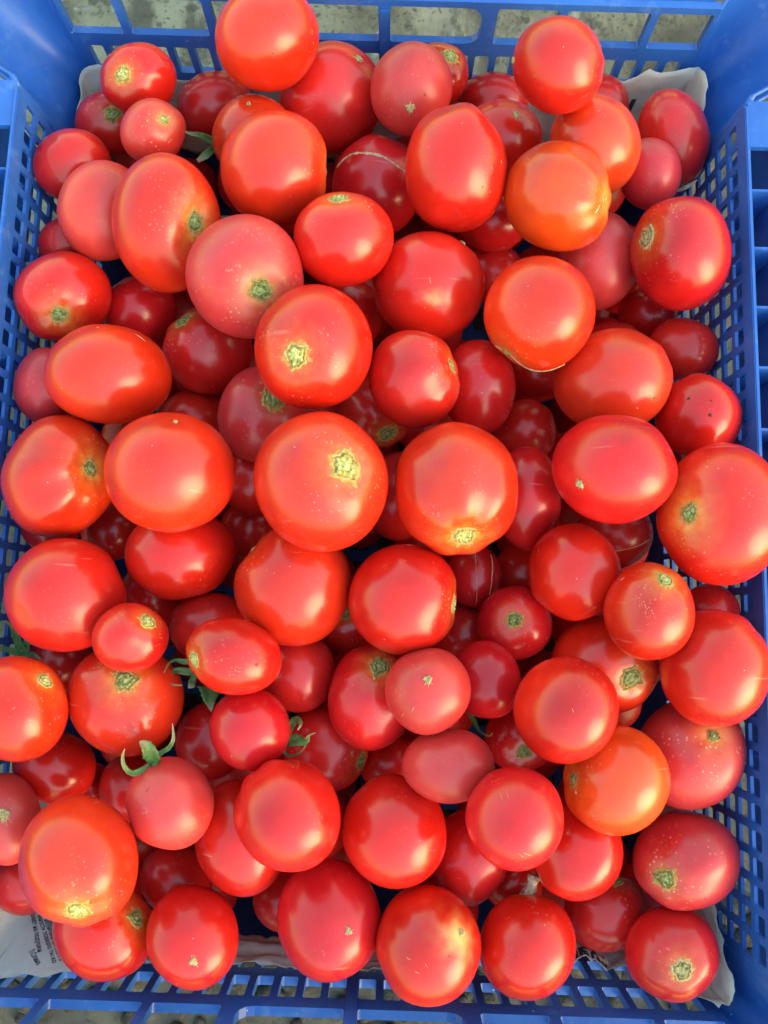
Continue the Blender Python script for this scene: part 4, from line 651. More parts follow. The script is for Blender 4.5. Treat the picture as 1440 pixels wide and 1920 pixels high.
EDGE = 0.1708        # end walls run between the corner posts
T_END = 0.0042
def end_wall(sy):
    def fn(u, v, w):
        y = HY - inset(v) + w
        return (u * (1 if sy > 0 else -1), sy * y, v)
    p = Panel(fn, T_END)
    wins = [(0.0030, 0.0510, (0.0015, 0.0075, 0.0075, 0.0015)), (0.0585, 0.0900, (0.0015,) * 4), (0.0945, 0.1370, (0.0015,) * 4), (0.1412, 0.1690, (0.0015,) * 4)]
    full = [(-b, -a, (r[1], r[0], r[3], r[2])) for a, b, r in reversed(wins)] + wins
    p.solid(-EDGE, EDGE, 0.1932, RIM)
    p.row(-EDGE, EDGE, 0.1650, 0.1932, full, 0.1690, 0.1922, 0.0015)
    pitch, hw = 0.0118, 0.0082
    slots = []
    for i in range(14):
        a = 0.0030 + i * pitch
        slots.append((a, a + hw))
    slots = [(-b, -a) for a, b in reversed(slots)] + slots
    z = 0.1605
    rows = []
    while z > 0.12:
        rows.append((z - 0.0188, z)); z -= 0.0265
    top = 0.1650
    for (a, b) in rows:
        p.row(-EDGE, EDGE, a - 0.0032, top, slots, a, b, 0.0011)
        top = a - 0.0032
    p.solid(-EDGE, EDGE, 0.0, top)  # closed below the slots to block light and darken the gaps inside
    p.border(-EDGE, EDGE, 0.0, RIM)
    o = p.build("end_wall", M_BLUE, crate)
    # raised upright in the middle
    vs_, fs_ = [], []
    for zz in (0.004, 0.1905):
        y = HY - inset(zz)
        for dx, dy in ((-0.0026, -0.0014), (0.0026, -0.0014), (0.0026, 0.0), (-0.0026, 0.0)):
            vs_.append((dx, sy * (y + dy - 0.0002), zz))
    fs_ = [(0, 1, 5, 4), (1, 2, 6, 5), (2, 3, 7, 6), (3, 0, 4, 7), (4, 5, 6, 7), (3, 2, 1, 0)]
    r_ = mesh_obj("upright", vs_, fs_, M_BLUE, crate, smooth=False); fix_normals(r_)
    return o
end_wall(1); end_wall(-1)

YA, YB = -0.2165, 0.1900     # lattice part of the long walls
T_SIDE = 0.0016
def side_wall(sx):
    def fn(u, v, w):
        return (sx * (HX - inset(v) + w), u if sx < 0 else u, v)
    p = Panel(fn, T_SIDE)
    pitch, hw = 0.0118, 0.0084
    n = int((YB - YA) / pitch)
    st = YA + ((YB - YA) - n * pitch) / 2 + (pitch - hw) / 2
    holes = [(st + i * pitch, st + i * pitch + hw) for i in range(n)]
    p.solid(YA, YB, 0.1895, RIM)
    top = 0.1895
    z = 0.1878
    while z > 0.092:
        p.row(YA, YB, z - 0.0102, top, holes, z - 0.0084, z, 0.0011)
        top = z - 0.0102; z -= pitch
    p.solid(YA, YB, 0.0, top)  # lattice left out this low, so the solid wall keeps light off the heap
    p.border(YA, YB, 0.0, RIM)
    o = p.build("side_wall", M_BLUE, crate)
    if sx > 0:
        fix_normals(o)
    return o
side_wall(-1); side_wall(1)

def smooth(x):
    x = max(0.0, min(1.0, x)); return x * x * (3 - 2 * x)

def corner(sx, sy):
    """plain rounded corner between a long and an end wall, flaring out at the top"""
    ys = YB if sy > 0 else -YA
    r = 0.0085
    top = 0.212 if sy > 0 else 0.204
    pts = []
    for i in range(9):
        t = i / 8; pts.append((HX, ys + (HY - r - ys) * t, 1, 0))
    for i in range(1, 9):
        a = R(90 * i / 8)
        pts.append((HX - r + r * math.cos(a), HY - r + r * math.sin(a), math.cos(a), math.sin(a)))
    pts.append((EDGE, HY, 0, 1))
    L = [0.0]
    for a, b in zip(pts, pts[1:]):
        L.append(L[-1] + math.hypot(b[0] - a[0], b[1] - a[1]))
    tot = L[-1]
    zs = [0.0, 0.05, 0.10, 0.13, 0.145, 0.155, 0.163, 0.17, 0.176, 0.182, 0.187, 0.192, 0.196, 0.2]
    vs_, fs_ = [], []
    nz_ = len(zs)
    for side in (0, 1):
        for i, (x, y, nx, ny) in enumerate(pts):
            u = L[i] / tot
            wgt = smooth((y - ys - 0.002) / 0.028) * smooth((1 - u) / 0.20)
            for z in zs:
                zz = z if z < 0.192 else z + (top - 0.2) * smooth((z - 0.19) / 0.01) * wgt - (0.2 - RIM) * smooth((z - 0.19) / 0.01) * (1 - wgt)
                fl = (0.074 if sy > 0 else 0.030) * smooth((z - 0.135) / 0.085) ** 1.1 * wgt
                k = -inset(z) + fl + (0.0030 if side else 0.0)
                dx, dy = (nx + 0.8 * wgt), (ny + 0.30 * wgt)
                q = math.hypot(dx, dy)
                if fl > 0:
                    ex, ey = (dx / q) * fl, (dy / q) * fl
                    bx, by = -inset(z) + (0.003 if side else 0), -inset(z) + (0.003 if side else 0)
                    px = x + nx * by + ex; py = y + ny * by + ey
                else:
                    px = x + nx * k; py = y + ny * k
                if ny == 0: px = x + k if fl == 0 else px
                vs_.append((sx * px, sy * py, zz))
    n = len(pts)
    def id_(s, i, j): return s * n * nz_ + i * nz_ + j
    # hand-hole high in the back corners
    gap = {(i, j) for i in (1, 2) for j in (9, 10, 11)} if sy > 0 else set()
    if gap:
        for i in (1, 2):
            for j in (9, 12):
                fs_.append((id_(0, i, j), id_(0, i + 1, j), id_(1, i + 1, j), id_(1, i, j)))
        for j in (9, 10, 11):
            for i in (1, 3):
                fs_.append((id_(0, i, j), id_(0, i, j + 1), id_(1, i, j + 1), id_(1, i, j)))
    for s in (0, 1):
        for i in range(n - 1):
            for j in range(nz_ - 1):
                if (i, j) in gap: continue
                fs_.append((id_(s, i, j), id_(s, i + 1, j), id_(s, i + 1, j + 1), id_(s, i, j + 1)))
    for i in range(n - 1):
        for j in (0, nz_ - 1):
            fs_.append((id_(0, i, j), id_(0, i + 1, j), id_(1, i + 1, j), id_(1, i, j)))
    for j in range(nz_ - 1):
        for i in (0, n - 1):
            fs_.append((id_(0, i, j), id_(0, i, j + 1), id_(1, i, j + 1), id_(1, i, j)))
    o = mesh_obj("corner_post", vs_, fs_, M_BLUE, crate)
    fix_normals(o)
    return o
for sx in (-1, 1):
    for sy in (-1, 1):
        corner(sx, sy)

def block(name, x0, x1, y0, y1, z0, z1, parent, bev=0.0006):
    bm = bmesh.new()
    bmesh.ops.create_cube(bm, size=1.0)
    for v in bm.verts:
        v.co = Vector(((x0 + x1) / 2 + v.co.x * (x1 - x0), (y0 + y1) / 2 + v.co.y * (y1 - y0), (z0 + z1) / 2 + v.co.z * (z1 - z0)))
    if bev:
        bmesh.ops.bevel(bm, geom=bm.edges[:], offset=bev, segments=2, affect='EDGES')
    me = bpy.data.meshes.new(name); bm.to_mesh(me); bm.free()
    me.materials.append(M_BLUE)
    o = bpy.data.objects.new(name, me); COL.objects.link(o); o.parent = parent
    return o

# hollow rim along the long sides: lip, outer skirt, cross ribs and solid corner plates
XI, XO = HX + T_SIDE, HX + 0.0165
for sx in (-1, 1):
    a, b = sorted((sx * XO, sx * (XO + 0.0022)))
    block("rim_skirt", a, b, -HY + 0.004, 0.1930, 0.140, RIM + 0.001, crate)
    a, b = sorted((sx * (HX - 0.0003), sx * (XI + 0.0002)))
    block("rim_lip", a, b, YA + 0.001, YB - 0.001, RIM + 0.0002, RIM + 0.0018, crate, 0.0005)
    for k in range(10):
        y = 0.146 - 0.030 * k
        if y < -0.19: break
        a, b = sorted((sx * (XI + 0.0002), sx * (XO - 0.0002)))
        block("rim_rib", a, b, y - 0.0007, y + 0.0007, 0.158, RIM - 0.0008, crate, 0.0003)
    for sy, y0, y1 in ((1, 0.168, 0.1925), (-1, -0.2325, -0.196)):
        def fn(u, v, w, sx=sx):
            return (sx * u, v, RIM + 0.0006 - w)
        p = Panel(fn, 0.003)
        if sy > 0:
            p.solid(XI, XO, y0, y1)
        else:
            p.solid(XI, XO, y0, y1)
        p.border(XI, XO, y0, y1)
        o = p.build("rim_plate", M_BLUE, crate); fix_normals(o)
for sy in (-1, 1):
    a, b = sorted((sy * (HY + T_END + 0.0002), sy * (HY + 0.024)))
    block("end_rim", -0.168, 0.168, a, b, 0.1935, RIM + 0.0008, crate)
# slatted floor
def fn(u, v, w): return (u, v, 0.0042 - w)
p = Panel(fn, 0.004)
fx, fy = HX - 0.0066, HY - 0.0066
rows = 20
for i in range(rows):
    v0 = -fy + 2 * fy * i / rows; v1 = -fy + 2 * fy * (i + 1) / rows
    hs = [(-0.165 + 0.033 * k + 0.003, -0.165 + 0.033 * (k + 1) - 0.003) for k in range(10)]
    p.row(-fx, fx, v0, v1, hs, v0 + 0.004, v1 - 0.004, 0.0015)
p.border(-fx, fx, -fy, fy)
o = p.build("crate_floor", M_BLUE, crate); fix_normals(o)

# ------------------------------------------------------------------ tomatoes
COLORS = {'y': (0.78, 0.056, 0.007), 'o': (0.74, 0.030, 0.006), 'r': (0.70, 0.015, 0.006), 'p': (0.64, 0.024, 0.020), 'c': (0.66, 0.009, 0.010), 'd': (0.66, 0.012, 0.008)}
BLOOM = {'y': 0.12, 'o': 0.15, 'r': 0.15, 'p': 0.9, 'c': 0.25, 'd': 0.3}

class Fruit:
    def __init__(self, idx, centre, axes, kind, pole, size):
        rng = random.Random(idx * 13 + 1)
        self.c = np.array(centre); self.A = np.array(axes)       # rows: half-axes
        p = np.array(pole, float); self.pole = p / np.linalg.norm(p)
        h = np.array([0.3, 0.9, 0.2]) if abs(self.pole[1]) < .85 else np.array([1, 0, 0.1])
        self.t1 = np.cross(self.pole, h); self.t1 /= np.linalg.norm(self.t1)
        self.t2 = np.cross(self.pole, self.t1)
        self.dim = rng.uniform(.085, .15) if kind == 'scar' else rng.uniform(.05, .10)
        self.dw = rng.uniform(.30, .42)
        self.k = rng.choice([4, 5, 5, 6, 7]); self.ph = rng.uniform(0, 6.28)
        self.lob = rng.uniform(.012, .034)
        if idx in RIBBED: self.lob = 0.034
        self.tip = rng.uniform(.01, .035)
        self.off = Vector((rng.random() * 40, rng.random() * 40, rng.random() * 40))
        self.wob = rng.uniform(.030, .060)
        q = [rng.gauss(0, 1) for _ in range(9)]
        self.q = q
        # flat spots and shallow dents where fruit pressed on fruit
        self.dents = []
        for _ in range(rng.choice([2, 3, 4])):
            d = np.array([rng.gauss(0, 1) for _ in range(3)]); d /= np.linalg.norm(d)
            self.dents.append((d, rng.uniform(.012, .035), rng.uniform(.35, .65)))
        # keep the outline that the half-axes give: bumps must not shrink the fruit
        self.mid, self.gain = np.zeros(3), np.ones(3)
        k = np.arange(900); zz = 1 - 2 * (k + .5) / 900; aa = k * 2.399963
        dirs = np.stack([np.sqrt(1 - zz * zz) * np.cos(aa), np.sqrt(1 - zz * zz) * np.sin(aa), zz], 1)
        v = dirs * self.rho(dirs)[:, None]
        hi, lo = v.max(0), v.min(0)
        self.mid = (hi + lo) / 2; self.gain = 2 / (hi - lo)
    def rho(self, n):
        n = np.atleast_2d(n)
        c = np.clip(n @ self.pole, -1, 1); th = np.arccos(c)
        a = np.arctan2(n @ self.t2, n @ self.t1)
        r = 1 - self.dim * np.exp(-(th / self.dw) ** 2)
        r += self.lob * np.cos(self.k * a + self.ph + 0.5 * np.sin(a)) * np.sin(th) * np.exp(-((th - .6) / .75) ** 2)
        r += 0.35 * self.lob * np.cos((self.k - 1) * a + self.ph * 2) * np.sin(th) ** 2
        r -= self.tip * np.exp(-((math.pi - th) / .22) ** 2)
        x, y, z = n[:, 0], n[:, 1], n[:, 2]
        q = self.q
        r += self.wob * 0.32 * (q[0] * x * y + q[1] * y * z + q[2] * x * z + q[3] * (x ** 3) + q[4] * y ** 3 + q[5] * z * x * x)
        r += self.wob * 0.10 * (np.sin(5 * x + q[6] * 3) * np.sin(4.3 * y + q[7] * 3) + np.sin(6 * z + q[8] * 3) * np.sin(5.1 * x))
        for d, h, w_ in self.dents:
            r -= h * np.exp(-(np.arccos(np.clip(n @ d, -1, 1)) / w_) ** 2)
        return r
    def surf(self, n, lift=0.0):
        n = np.atleast_2d(n)
        d = (n * self.rho(n)[:, None] - self.mid) * self.gain
        p = d @ self.A
        if np.ndim(lift) or lift:
            nn = n @ np.linalg.inv(self.A).T
            nn /= np.linalg.norm(nn, axis=1)[:, None]
            p = p + nn * np.reshape(lift, (-1, 1))
        return p                                   # relative to the centre
    def around(self, n0, ang, az, ref=None):
        n0 = np.array(n0, float); n0 /= np.linalg.norm(n0)
        h = np.array(ref, float) if ref is not None else (self.t1 + 0.01 * self.t2)
        h = h - n0 * (h @ n0)
        if np.linalg.norm(h) < 1e-6:
            h = np.cross(n0, [0.3, 0.5, 0.8])
        h /= np.linalg.norm(h); k = np.cross(n0, h)
        return n0 * np.cos(ang)[:, None] + (h * np.cos(az)[:, None] + k * np.sin(az)[:, None]) * np.sin(ang)[:, None]

RIBBED = {35 - 2, 39 - 1, 60 - 1}
NR, NS = 34, 48
def grid_faces(nr, ns):
    f = []
    for i in range(nr - 1):
        for j in range(ns):
            k = (j + 1) % ns
            f.append((i * ns + j, i * ns + k, (i + 1) * ns + k, (i + 1) * ns + j))
    return f

def sphere_dirs(fr):
    th = np.concatenate([np.linspace(0.02, 0.5, 9), np.linspace(0.5, math.pi - 0.3, NR - 15)[1:], np.linspace(math.pi - 0.3, math.pi - 0.02, 7)[1:]])
    a = np.linspace(0, 2 * math.pi, NS, endpoint=False)
    T_, A_ = np.meshgrid(th, a, indexing='ij')
    n = (fr.pole * np.cos(T_)[..., None] + (fr.t1 * np.cos(A_)[..., None] + fr.t2 * np.sin(A_)[..., None]) * np.sin(T_)[..., None]).reshape(-1, 3)
    return n, len(th), T_.reshape(-1)

def disc(fr, n0, ang_r, outline, nr, ns, lift_fn, ref=None, rough=0.0, seed=0):
    """a cap conforming to the skin: outline(az)->factor, lift_fn(t, az)->metres"""
    az = np.linspace(0, 2 * math.pi, ns, endpoint=False)
    of = np.array([outline(a) for a in az])
    V = [np.array([n0]) / np.linalg.norm(n0)]
    Lf = [np.array([lift_fn(0, 0)])]
    for i in range(1, nr + 1):
        t = i / nr
        V.append(fr.around(n0, ang_r * of * t, az, ref))
        Lf.append(np.array([lift_fn(t, a) for a in az]))
    n = np.concatenate(V); lf = np.concatenate(Lf)
    v = fr.surf(n, lf)
    f = [(0, 1 + j, 1 + (j + 1) % ns) for j in range(ns)]
    for i in range(nr - 1):
        b0, b1 = 1 + i * ns, 1 + (i + 1) * ns
        for j in range(ns):
            k = (j + 1) % ns
            f.append((b0 + j, b1 + j, b1 + k, b0 + k))
    return v, f

def strip(fr, dirs_, width, lift, seed):
    rng = random.Random(seed)
    pts = [np.array(d) for d in dirs_]
    P = []
    for a, b in zip(pts, pts[1:]):
        for t in np.linspace(0, 1, 7)[:-1]:
            q = a + (b - a) * t; P.append(q / np.linalg.norm(q))
    P.append(pts[-1] / np.linalg.norm(pts[-1]))
    n, lf = [], []
    for i, q in enumerate(P):
        d = P[min(i + 1, len(P) - 1)] - P[max(i - 1, 0)]
        s = np.cross(q, d); s /= np.linalg.norm(s)
        w = width * rng.uniform(.4, 1.4) * (1 if 0 < i < len(P) - 1 else .3)
        for k, hgt in ((-1, -0.25), (0, 1), (1, -0.25)):
            x = q + s * w * k; n.append(x / np.linalg.norm(x)); lf.append(lift * hgt)
    v = fr.surf(np.array(n), np.array(lf))
    f = []
    for i in range(len(P) - 1):
        for k in range(2):
            f.append((i * 3 + k, i * 3 + k + 1, i * 3 + k + 4, i * 3 + k + 3))
    return v, f

def to_world_mesh(name, v, f, mat, parent):
    o = mesh_obj(name, v, f, mat, parent)
    return o

FRUITS = []
SCAR_STYLE = {}
tomato_objs = []
for idx, (label, ck, centre, axes, kind, pole, size, style_key, marks, lines) in enumerate(TOMATOES):
    rng = random.Random(idx + 100)
    fr = Fruit(idx, centre, axes, kind, pole, size)
    FRUITS.append(fr)
    n, nr, th = sphere_dirs(fr)
    v = fr.surf(n)
    f = grid_faces(nr, NS)
    top = len(v); v = np.vstack([v, fr.surf(fr.pole), fr.surf(-fr.pole)])
    f += [(top, (j + 1) % NS, j) for j in range(NS)]
    b0 = (nr - 1) * NS
    f += [(top + 1, b0 + j, b0 + (j + 1) % NS) for j in range(NS)]
    if np.linalg.det(fr.A) * 1.0 > 0:
        f = [tuple(reversed(q)) for q in f]
    o = mesh_obj("tomato", v, f, M_TOM, loc=centre)
    me = o.data
    at = me.attributes.new('stem_angle', 'FLOAT', 'POINT')
    at.data.foreach_set('value', np.concatenate([th, [0.0, math.pi]]) / math.pi)
    c = COLORS[ck]
    j = rng.uniform(.88, 1.12)
    bl = BLOOM[ck] * rng.uniform(.7, 1.25)
    ripe = rng.uniform(.35, 1.0) if kind == 'scar' else rng.uniform(.2, .6)
    for nm, val in (('ripeness', ripe), ('bloom', bl)):
        at = me.attributes.new(nm, 'FLOAT', 'POINT')
        at.data.foreach_set('value', np.full(len(v), val))
    o.color = (c[0] * rng.uniform(.92, 1.06), c[1] * j * rng.uniform(.85, 1.12), c[2] * rng.uniform(.7, 1.35), 1)
    tag(o, label, "tomato", "tomatoes heaped in the blue crate")
    bl_ = np.zeros(len(v))
    alln = np.vstack([n, fr.pole[None], -fr.pole[None]])
    for mk, mn, ma, asp, mref in marks:
        if mk == 'blush':
            dd = np.arccos(np.clip(alln @ np.array(mn), -1, 1))
            wob = np.array([1 + .5 * noise.noise(Vector(tuple(q * 5))) for q in alln])
            bl_ = np.maximum(bl_, np.exp(-(dd / (ma * wob)) ** 2 * 1.1))
    at = me.attributes.new('blush', 'FLOAT', 'POINT'); at.data.foreach_set('value', bl_)
    fix_normals(o)
    tomato_objs.append(o)
    rmean = float(np.mean(np.linalg.norm(fr.A, axis=1)))
    # --- stem scar
    if kind in ('scar', 'stub') and size:
        ph = [rng.uniform(0, 6.28) for _ in range(4)]
        spikes = [(rng.uniform(0, 6.28), rng.uniform(.08, .32)) for _ in range(rng.choice([3, 5, 6]))]
        def outline(a, ph=ph, spikes=spikes):
            r_ = 1 + .09 * math.sin(3 * a + ph[0]) + .07 * math.sin(5 * a + ph[1]) + .05 * math.sin(9 * a + ph[2])
            for s, h in spikes:
                d = (a - s + math.pi) % (2 * math.pi) - math.pi
                r_ += h * max(0, 1 - abs(d) / .22)
            return r_
        style = {'y': M_SCAR_Y, 'g': M_SCAR_G, 't': M_SCAR_B}[style_key or rng.choice('ggy')]
        sd = rng.random() * 50
        def core_l(t, a, sd=sd, size=size, rmean=rmean):
            k = noise.noise(Vector((t * 4 * math.cos(a) + sd, t * 4 * math.sin(a), sd)))
            k2 = noise.noise(Vector((math.cos(a) * 5, math.sin(a) * 5, sd + t * 2)))
            bead = math.exp(-((t - .50) / .12) ** 2) * (0.9 + 1.2 * k2)
            cen = math.exp(-(t / .18) ** 2) * 1.1
            groove = -0.9 * math.exp(-((t - .70) / .06) ** 2)
            collar = math.exp(-((t - .82) / .09) ** 2) * (0.6 + 0.8 * k2)
            h = (0.5 * (1 - t) + bead + cen + groove + collar + 0.5 * k) * size * rmean * 0.10
            return h + 0.0004 * (1 - t) + 0.00012 if t < .99 else -0.0003
        sp2 = [(rng.uniform(0, 6.28), rng.uniform(.1, .5), rng.uniform(.08, .2)) for _ in range(9)]
        def outr(a, ph=ph, sp2=sp2):
            r_ = 0.95 + .08 * math.sin(2 * a + ph[3]) + .05 * math.sin(7 * a + ph[0])
            for s__, h, w_ in sp2:
                d = (a - s__ + math.pi) % (2 * math.pi) - math.pi
                r_ += h * max(0, 1 - abs(d) / w_)
            return r_
        def ring_l(t, a):
            return 0.00010 if t < .99 else -0.0003
        vv, ff = disc(fr, fr.pole, size * 1.10, outr, 6, 48, ring_l)
        to_world_mesh("scar_ring", vv, ff, M_RING, o)
        NRr, NSs = 14, 48
        vv, ff = disc(fr, fr.pole, size * 0.92, outline, NRr, NSs, core_l)
        s_ = to_world_mesh("stem_scar", vv, ff, style, o)
        at = s_.data.attributes.new('radial', 'FLOAT', 'POINT')
        at.data.foreach_set('value', np.concatenate([[0.0]] + [np.full(NSs, i / NRr) for i in range(1, NRr + 1)]))
        if kind == 'stub':
            # dried ragged stalk
            base = fr.surf(fr.pole)[0]
            axw = (fr.pole @ fr.A); axw = axw / np.linalg.norm(axw)
            side = np.cross(axw, [0, 0, 1]); side /= np.linalg.norm(side)
            axw = axw * 0.75 + np.array([0.12, 0.25, 0.66]); axw /= np.linalg.norm(axw)
            sd2 = np.cross(axw, side)
            V_, F_ = [], []
            for i, t in enumerate((-0.15, 0.12, .35, .6, .82, 1.0, 1.1)):
                rr_ = 0.0026 * (1.55 if t < 0 else 1.1 if t < .2 else .85 if t < .9 else 1.25 if t < 1.05 else .3)
                for jj in range(12):
                    a = jj / 12 * 6.283
                    k = rr_ * (1 + .28 * math.sin(5 * a + i * .5) + .2 * rng.uniform(-1, 1))
                    V_.append(base + axw * (t * 0.0100 + rng.uniform(-.0003, .0005)) + side * k * math.cos(a) + sd2 * k * math.sin(a))
                if i:
                    for jj in range(12):
                        kx = (jj + 1) % 12
                        F_.append(((i - 1) * 12 + jj, (i - 1) * 12 + kx, i * 12 + kx, i * 12 + jj))
            F_.append(tuple(range(72, 84)))
            s2 = mesh_obj("dried_stalk", V_, F_, M_STALK, o); fix_normals(s2)
    elif kind == 'star' and size:
        pa = rng.uniform(0, 6.28)
        rays = [(rng.uniform(0, 6.28), rng.uniform(.25, 1.0), rng.uniform(.10, .20)) for _ in range(rng.choice([5, 6, 7, 8]))]
        def outs(a, rays=rays):
            r_ = 0.42 + .06 * math.sin(5 * a)
            for s, h, w_ in rays:
                d = (a - s + math.pi) % (2 * math.pi) - math.pi
                r_ = max(r_, 0.42 + h * max(0, 1 - abs(d) / w_) ** 1.4)
            return r_
        vv, ff = disc(fr, -fr.pole, size * 0.95, outs, 5, 72, lambda t, a: 0.00010 if t < .99 else -0.0002)
        to_world_mesh("blossom_rays", vv, ff, M_RAY, o)
        vv, ff = disc(fr, -fr.pole, size * 0.50, lambda a: 1 + .2 * math.sin(3 * a + pa) + .15 * math.sin(7 * a), 5, 24,
                      lambda t, a: (0.0007 + 0.0006 * noise.noise(Vector((t * 4 * math.cos(a), t * 4 * math.sin(a), pa)))) if t < .97 else -0.0002)
        to_world_mesh("blossom_scar", vv, ff, M_STAR, o)
    # --- blemishes
    for mi, (mk, mn, ma, asp, mref) in enumerate(marks):
        ph = rng.uniform(0, 6.28)
        ref = np.array(mref) - np.array(mn)
        mat = {'nick': M_NICK, 'speck': M_SPECK, 'scratch': M_PALE, 'scuff': M_PALE, 'cork': M_CORK, 'blush': M_BLUSH}[mk]
        if mk in ('scuff', 'blush'):
            # a patch of separate tiny flakes
            V_, F_ = [], []
            cnt = 26 if mk == 'scuff' else 0
            if mk == 'blush':
                continue
            for q in range(cnt):
                rr_ = ma * math.sqrt(rng.random()); aa = rng.uniform(0, 6.28)
                az = np.array([math.atan2(math.sin(aa) / asp, math.cos(aa))])
                cn = fr.around(mn, np.array([rr_]), az, ref)[0]
                s0 = ma * rng.uniform(.03, .10)
                vv, ff = disc(fr, cn, s0, lambda a, ph=rng.uniform(0, 6): 1 + .35 * math.sin(2 * a + ph) + .2 * math.sin(5 * a), 1, 7, lambda t, a: 0.00016 if t < .5 else -0.00004)
                F_ += [tuple(i + len(V_) for i in q_) for q_ in ff]; V_ += [tuple(x) for x in vv]
            s_ = to_world_mesh("scuff_marks", V_, F_, M_PALE, o)
            s_['kind'] = 'stuff'
            continue
        if mk == 'scratch': asp *= 2.2
        def oo(a, asp=asp, ph=ph):
            return (1 / math.sqrt(math.cos(a) ** 2 + (asp * math.sin(a)) ** 2)) * (1 + .12 * math.sin(3 * a + ph) + .10 * math.sin(5 * a))
        lift = {'nick': 0.0001, 'speck': 0.0002, 'scratch': 0.00013, 'cork': 0.0003}[mk]
        vv, ff = disc(fr, mn, ma, oo, 3, 24, lambda t, a, lift=lift: lift * (1.3 - t) if t < .99 else -0.00006, ref)
        to_world_mesh({'nick': 'skin_nick', 'speck': 'dark_speck', 'scratch': 'pale_scratch', 'cork': 'corky_patch'}[mk], vv, ff, mat, o)
    for li, ln in enumerate(lines):
        if ln:
            vv, ff = strip(fr, ln, 0.030 if idx == 20 else 0.014, 0.0004, idx)
            to_world_mesh("corky_line", vv, ff, M_CORK, o)

# tomatoes buried underneath, carrying the visible ones: copies of one plain fruit
fr = Fruit(999, (0, 0, 0), ((1, 0, 0), (0, 1, 0), (0, 0, .93)), 'none', (0.2, 0.3, 0.9), 0)
n, nr, th = sphere_dirs(fr)
f = grid_faces(nr, NS)
v = np.vstack([fr.surf(n), fr.surf(fr.pole), fr.surf(-fr.pole)])
top = len(v) - 2; b0 = (nr - 1) * NS
f += [(top, (j + 1) % NS, j) for j in range(NS)] + [(top + 1, b0 + j, b0 + (j + 1) % NS) for j in range(NS)]
proto = None
for i, (x, y, z, r, lab) in enumerate(BURIED):
    if proto is None:
        proto = mesh_obj("tomato", v, f, M_TOM)
        fix_normals(proto)
        o = proto
    else:
        o = proto.copy(); COL.objects.link(o)
    o.location = (x, y, z); o.scale = (r, r, r)
    rng = random.Random(i)
    o.rotation_euler = (rng.uniform(0, 6), rng.uniform(0, 6), rng.uniform(0, 6))
    o.color = (0.64 * rng.uniform(.9, 1.1), 0.014, 0.010, 1)
    tag(o, lab or "dark tomato buried out of sight under the visible heap", "tomato", "tomatoes buried under the heap")

# ------------------------------------------------------------------ sepals
def sepal(pts, wid, parent, origin, name="sepal", mat=None):
    """a folded, tapering leaf along a 3-D line, with thickness"""
    P = [Vector(p) for p in pts]
    # smooth the line
    Q, W = [], []
    n = len(P)
    for i in range(n - 1):
        p0, p1, p2, p3 = P[max(i - 1, 0)], P[i], P[i + 1], P[min(i + 2, n - 1)]
        for k in range(6):
            t = k / 6
            Q.append(0.5 * ((2 * p1) + (p2 - p0) * t + (2 * p0 - 5 * p1 + 4 * p2 - p3) * t * t + (3 * p1 - p0 - 3 * p2 + p3) * t ** 3))
            W.append(wid[i] + (wid[i + 1] - wid[i]) * t)
    Q.append(P[-1]); W.append(wid[-1])
    view = (Vector(CAM) - P[len(P) // 2]).normalized()
    vs_, fs_, al = [], [], []
    m = len(Q)
    for i in range(m):
        tan = (Q[min(i + 1, m - 1)] - Q[max(i - 1, 0)]).normalized()
        s = tan.cross(view)
        s = s.normalized() if s.length > 1e-6 else Vector((1, 0, 0))
        up_ = s.cross(tan).normalized()
        tw = 0.35 * math.sin(i * 0.35)
        s2 = s * math.cos(tw) + up_ * math.sin(tw); u2 = up_ * math.cos(tw) - s * math.sin(tw)
        w_ = W[i] / 2
        jag = 1 + 0.08 * math.sin(i * 2.3)
        for k, (a, hgt) in enumerate(((-1, .45), (-.5, .15), (0, -.05), (.5, .15), (1, .45))):
            vs_.append(Q[i] + s2 * a * w_ * jag + u2 * hgt * w_ * 0.8 - Vector(origin)); al.append(i / (m - 1))
        for k, (a, hgt) in enumerate(((1, .45), (.5, .15), (0, -.05), (-.5, .15), (-1, .45))):
            vs_.append(Q[i] + s2 * a * w_ * jag * .98 + u2 * (hgt * w_ * 0.8 - 0.00035) - Vector(origin)); al.append(i / (m - 1))
    for i in range(m - 1):
        for k in range(10):
            fs_.append((i * 10 + k, i * 10 + (k + 1) % 10, (i + 1) * 10 + (k + 1) % 10, (i + 1) * 10 + k))
    fs_.append(tuple(range(9, -1, -1))); fs_.append(tuple((m - 1) * 10 + k for k in range(10)))
    o = mesh_obj(name, vs_, fs_, mat or M_LEAF, parent)
    at = o.data.attributes.new('along', 'FLOAT', 'POINT')
    at.data.foreach_set('value', al)
    fix_normals(o)
    return o

